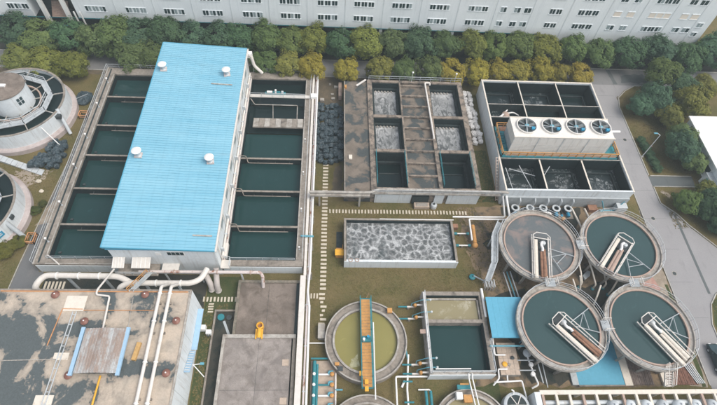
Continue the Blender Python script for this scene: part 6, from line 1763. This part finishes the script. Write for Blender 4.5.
def trunk_mesh(seed):
    rng = random.Random(seed)
    m = MB()
    m.tube([(0, 0, 0), (0.02, 0.01, 0.7), (-0.01, 0.02, 1.3), (0.03, 0, 1.9)], [0.07, 0.055, 0.045, 0.02], 7)
    for k in range(6):
        a = k * 1.05 + rng.uniform(-.3, .3)
        z = rng.uniform(0.8, 1.3)
        L = rng.uniform(0.45, 0.65)
        m.tube([(0, 0, z), (L * 0.5 * math.cos(a), L * 0.5 * math.sin(a), z + 0.22), (L * math.cos(a), L * math.sin(a), z + 0.4)], [0.035, 0.024, 0.01], 5)
    me = bpy.data.meshes.new('trunk')
    me.from_pydata(m.v, [], m.f)
    me.polygons.foreach_set('use_smooth', [True] * len(me.polygons))
    me.materials.append(M['bark'])
    return me
CROWNS = [crown_mesh(100 + i) for i in range(6)]
TRUNKS = [trunk_mesh(200 + i) for i in range(3)]
trng = random.Random(21)
def tree(x, y, r, zc, colr, label, group, name='tree'):
    """r crown radius, zc height of the crown's centre"""
    e = bpy.data.objects.new(name, None)
    COL.objects.link(e)
    e.location = (x, y, 0)
    e.rotation_euler = (0, 0, trng.uniform(0, 6.28))
    tag(e, label, 'tree', None, group)
    c = bpy.data.objects.new('crown', trng.choice(CROWNS))
    COL.objects.link(c)
    c.parent = e
    c.location = (0, 0, zc)
    k = r / 0.95
    c.scale = (k * trng.uniform(.93, 1.08), k * trng.uniform(.93, 1.08), k * trng.uniform(.85, 1.05))
    v = trng.uniform(0.82, 1.2)
    c.color = (colr[0] * v * trng.uniform(.92, 1.1), colr[1] * v, colr[2] * v * trng.uniform(.85, 1.15), 1)
    t = bpy.data.objects.new('trunk', trng.choice(TRUNKS))
    COL.objects.link(t)
    t.parent = e
    t.scale = (r, r, zc / 1.35)
    t.color = c.color
DARK = (0.082, 0.150, 0.080)
MID = (0.132, 0.188, 0.066)
OLIVE = (0.222, 0.232, 0.056)
YEL = (0.325, 0.275, 0.050)
TONE = {id(DARK): 'dark green', id(MID): 'mid green', id(OLIVE): 'olive green', id(YEL): 'yellowish olive'}
back = [(-62.1, 82.3, DARK), (-57.2, 81.6, MID), (-52.5, 81.9, DARK), (-47.4, 81.0, MID), (-42.9, 81.8, MID), (-38.4, 83.0, DARK), (-33.5, 82.9, DARK), (-28.6, 82.6, DARK), (-23.6, 82.2, DARK),
        (-18.9, 82.3, DARK), (-13.6, 82.6, MID), (-9.1, 82.5, MID), (-4.2, 82.6, OLIVE), (1.2, 82.4, DARK), (6.9, 82.5, OLIVE), (12.4, 82.7, MID), (17.6, 82.8, DARK), (23.2, 82.9, MID),
        (28.6, 82.8, OLIVE), (33.8, 82.7, MID), (38.9, 82.9, MID), (44.4, 82.5, OLIVE), (50.2, 82.9, MID), (56.6, 82.6, MID), (62.4, 82.3, DARK), (69.1, 82.9, DARK), (75.0, 81.6, DARK)]
for i, (x, y, c) in enumerate(back):
    r = 3.25 + trng.uniform(-0.25, 0.35) + (0.5 if x < -30 or x > 60 else 0)
    tree(x + trng.uniform(-.3, .3), y + 0.6, r, 4.0 + trng.uniform(-.3, .5), c, f'{TONE[id(c)]} round tree, {ORD[i]} from the left in the back row by the factory', 'back tree row along the factory')
front = [(-60.3, 77.1, OLIVE), (-55.1, 75.5, OLIVE), (-50.2, 75.6, OLIVE), (-39.3, 78.0, MID), (-35.6, 78.6, MID), (-28.0, 79.0, MID), (-21.5, 79.0, DARK), (-13.6, 77.6, MID), (-8.8, 76.9, OLIVE), (-4.3, 76.5, YEL), (2.8, 76.2, YEL), (9.3, 76.3, OLIVE), (14.1, 76.5, MID),
         (19.4, 76.8, MID), (24.0, 76.6, YEL), (29.2, 77.0, YEL), (33.6, 77.1, YEL), (37.7, 77.1, YEL), (42.0, 77.2, YEL), (46.4, 77.3, YEL), (51.0, 77.2, YEL)]
for i, (x, y, c) in enumerate(front):
    r = (3.0 if x < -30 else 2.6) + trng.uniform(-0.2, 0.3)
    tree(x + trng.uniform(-.2, .2), y - 0.3, r, 3.2 + trng.uniform(-.3, .3), c, f'{TONE[id(c)]} tree, {ORD[i]} from the left in the front row behind the tanks', 'front tree row behind the tanks')
right = [(67.9, 77.0, 2.9, 3.4, MID, 'large mid green tree at the kerb of the far road junction'), (61.2, 69.0, 2.1, 2.4, DARK, 'low dark green tree at the left edge of the right lawn'),
         (64.8, 70.6, 2.8, 3.0, DARK, 'dense dark tree behind the left edge of the right lawn'), (71.4, 69.4, 2.9, 3.2, OLIVE, 'olive tree beside the far corner of the right house'), (71.8, 74.4, 2.2, 3.2, DARK, 'narrow dark tree behind the olive tree at the right'),
         (66.2, 66.2, 2.2, 2.2, OLIVE, 'small olive tree in front of the dense dark tree'), (75.8, 73.6, 2.6, 3.0, OLIVE, 'olive tree at the right picture edge above the house'), (81.5, 83.5, 3.4, 4.0, DARK, 'dark tree beyond the factory corner'), (87.0, 86.5, 3.8, 4.5, DARK, 'big dark tree in the upper right corner'),
         (65.0, 57.6, 2.6, 2.8, DARK, 'dark spreading tree left of the right house wall'), (66.4, 54.9, 2.0, 2.4, MID, 'mid green tree at the far kerb of the side drive'), (66.4, 60.6, 2.2, 2.8, MID, 'mid green tree between hedge and right house'),
         (62.0, 46.2, 2.1, 2.0, MID, 'mid green tree on the lawn below the side drive'), (65.4, 45.3, 2.4, 2.3, DARK, 'dark green tree at the right edge below the side drive'), (66.6, 48.2, 1.9, 2.0, OLIVE, 'olive tree by the porch of the right house'), (67.0, 41.6, 1.9, 1.8, DARK, 'dark shrub-like tree at the right edge beside the apron')]
for (x, y, r, zc, c, lab) in right:
    tree(x, y, r * 1.18, zc * 1.1, c, lab, 'trees on the right lawn')
def bush(x, y, r, c, lab, group=None, sz=0.7):
    e = bpy.data.objects.new('shrub', None)
    COL.objects.link(e)
    e.location = (x, y, 0)
    tag(e, lab, 'shrub', None, group)
    o = bpy.data.objects.new('foliage', trng.choice(CROWNS))
    COL.objects.link(o)
    o.parent = e
    o.location = (0, 0, r * 0.55)
    o.scale = (r, r, r * sz)
    o.color = (*c, 1)
    s = bpy.data.objects.new('stem', TRUNKS[0])
    COL.objects.link(s)
    s.parent = e
    s.scale = (r * 0.6, r * 0.6, r * 0.4)
for i in range(7):
    bush(60.0 + i * 0.12, 61.6 - i * 1.15, 0.95, DARK, f'clipped dark hedge bush beside the right road, {ORD[i]} from the far end', 'hedge bushes by the right road')
bush(-49.3, 36.2, 1.7, (0.16, 0.155, 0.03), 'yellow-green shrub at the left edge below the second reactor')
bush(-48.0, 37.8, 1.3, (0.14, 0.145, 0.03), 'yellow-green shrub beside the near orange barrier')
bush(-47.6, 43.6, 0.9, (0.09, 0.115, 0.03), 'small green shrub beside the wall of the second reactor')
bush(-46.9, 45.0, 0.7, (0.11, 0.12, 0.035), 'tiny olive shrub on the grass above the small green shrub')

# rough grass tufts over the unpaved ground
def tufts():
    rng = random.Random(31)
    vs, fs = [], []
    zones = [((-3, 2, 23.5, 46), 900), ((2, 24, 29.5, 34), 1500), ((2, 25, 42.3, 46), 1100), ((6, 14, 12, 29), 700), ((-50, -46, 30, 62), 1500), ((-18, -14.9, 12, 28), 600), ((59, 68, 54, 74), 2300), ((59.5, 67, 42, 50), 900), ((22, 31, 30, 43), 500), ((60, 70, 10, 29), 1200), ((25.6, 28.7, 47, 58), 400), ((-58, -46, 47.5, 53), 500)]
    for (x0, x1, y0, y1), n in zones:
        for _ in range(n):
            x, y = rng.uniform(x0, x1), rng.uniform(y0, y1)
            if math.hypot(x - 5.3, y - 22.1) < 6.1 or (13 < x < 24 and 16.5 < y < 29.5): continue
            if math.hypot(x + 57.2, y - 41.8) < 9.5 or math.hypot(x + 56.5, y - 64.2) < 9.5: continue
            if x < -45 and x > -47.4 + (y - 34) * 0.065 - 0.2: continue
            for k in range(3):
                a = rng.uniform(0, 3.14)
                w, h = rng.uniform(.06, .16), rng.uniform(.02, .06)
                c, s = math.cos(a) * w, math.sin(a) * w
                o = len(vs)
                vs += [(x - c, y - s, 0.0), (x + c, y + s, 0.0), (x + c - s, y + s + c, h), (x - c - s * 0.7, y - s + c * 0.7, h * rng.uniform(.5, 1))]
                fs.append((o, o + 1, o + 2, o + 3))
    me = bpy.data.meshes.new('grass_tufts')
    me.from_pydata(vs, [], fs)
    me.materials.append(M['grass'])
    o = bpy.data.objects.new('grass_tufts', me)
    COL.objects.link(o)
    tag(o, 'rough grass tufts growing over the unpaved ground', 'grass', 'stuff')
tufts()

# ================================================================== PARKED CAR at the right edge
car = thing('parked_car', 'dark teal car parked on the road at the right edge', 'car', (57.0, 19.5, 0))
M_body = paint('car_paint', (0.015, 0.045, 0.055), 0.25, 0.1, spec=0.6, bump=0)
prof = [(-2.3, 0.35), (-2.35, 0.75), (-2.1, 0.9), (-1.75, 0.95), (-1.2, 1.42), (0.5, 1.46), (1.25, 1.0), (2.1, 0.85), (2.3, 0.65), (2.3, 0.35)]
m = MB()
n = len(prof)
for sx, inset in ((-0.88, 0), (0.88, 0)):
    m.v += [(57.0 + sx * (0.82 if z > 1.2 else 1.0), 19.5 + y, z) for y, z in prof]
m.f = [tuple(range(n))[::-1], tuple(range(n, 2 * n))] + [(i, (i + 1) % n, n + (i + 1) % n, n + i) for i in range(n)]
m.f = [f[::-1] for f in m.f]
body = m.build('body', 'car_paint', car)
MB().add([(56.2, 20.05, 1.45), (57.8, 20.05, 1.45), (57.82, 20.7, 1.06), (56.18, 20.7, 1.06)], [(3, 2, 1, 0)]).build('windscreen', 'glass_dark', car)
MB().add([(56.25, 18.25, 1.41), (57.75, 18.25, 1.41), (57.8, 17.78, 0.99), (56.2, 17.78, 0.99)], [(0, 1, 2, 3)]).build('rear_window', 'glass_dark', car)
for sx in (-1, 1):
    for yy in (-1.4, 1.4):
        wh = MB().tube([(57.0 + sx * 0.72, 19.5 + yy, 0.32), (57.0 + sx * 0.9, 19.5 + yy, 0.32)], 0.32, 16).build('wheel', 'dark_metal', car)
        MB().tube([(57.0 + sx * 0.885, 19.5 + yy, 0.32), (57.0 + sx * 0.91, 19.5 + yy, 0.32)], 0.18, 12).build('rim', 'galvanised', wh)
    MB().box(57.0 + sx * 0.6 - 0.2, 57.0 + sx * 0.6 + 0.2, 21.74, 21.82, 0.6, 0.76).build('headlight', 'white_clean', car)
    MB().box(57.0 + sx * 0.65 - 0.15, 57.0 + sx * 0.65 + 0.15, 17.1, 17.16, 0.6, 0.78).build('tail_light', 'red_dome', car)
    MB().box(57.0 + sx * 0.95 - 0.09, 57.0 + sx * 0.95 + 0.09, 20.2, 20.34, 0.98, 1.12).build('mirror', 'car_paint', car)

# ================================================================== thin veil of humid air
hz = bpy.data.materials.new('haze')
hz.use_nodes = True
ht = hz.node_tree
ht.nodes.remove(ht.nodes['Principled BSDF'])
pv = ht.nodes.new('ShaderNodeVolumePrincipled')
pv.inputs['Color'].default_value = (0.78, 0.90, 0.92, 1)
pv.inputs['Density'].default_value = 0.0007
ht.links.new(pv.outputs[0], ht.nodes['Material Output'].inputs['Volume'])
M['haze'] = hz
MB().box(-510, 510, -310, 710, -1.0, 72.0).build('haze', 'haze', None, 'thin pale haze over the whole site', None, 'stuff')

for i, (x, y, lab) in enumerate(((56.2, 44.0, 'round manhole cover on the right road by the apron'), (57.0, 62.0, 'round manhole cover on the right road by the lamp'), (56.0, 33.5, 'round manhole cover on the right road near the clarifiers'))):
    mh = thing('manhole_cover', lab, 'manhole', (x, y, 0.012), 'manhole covers on the right road')
    MB().ring(x, y, 0.33, 0.42, 0.013, 0.03, 24).build('frame', 'concrete_pale', mh)
    MB().lathe(x, y, [(0.33, 0.016), (0.33, 0.026), (0.01, 0.028)], 24).build('lid', 'dark_metal', mh)

def flange(parent, x, y, z, axis, r, mat='white_clean'):
    d = Vector((1, 0, 0)) if axis == 'x' else Vector((0, 1, 0))
    p = Vector((x, y, z))
    MB().tube([p - d * 0.07, p + d * 0.07], r, 16).build('flange', mat, parent)
for x in (-38.2, -35.2, -32.4):
    flange(bp1, x, 30.25, 4.6, 'x', 0.52)
for x in (-27.0, -24.4, -21.0):
    flange(bp2, x, 29.25, 4.5, 'x', 0.5)
for x in (-26.0, -22.6, -16.4, -11.6):
    flange(rp, x, 31.5, 3.5, 'x', 0.33, 'rust_pale')
for y in range(9, 75, 6):
    flange(wp, -3.2, y, 2.3, 'y', 0.2, 'galvanised')
for ob_p in [o for o in bpy.data.objects if o.name.startswith('roof_pipe')]:
    for y in (8.0, 12.6, 17.4, 22.6, 26.4):
        flange(ob_p, ob_p.location.x - 0.02, y, LZ + 0.55, 'y', 0.29)
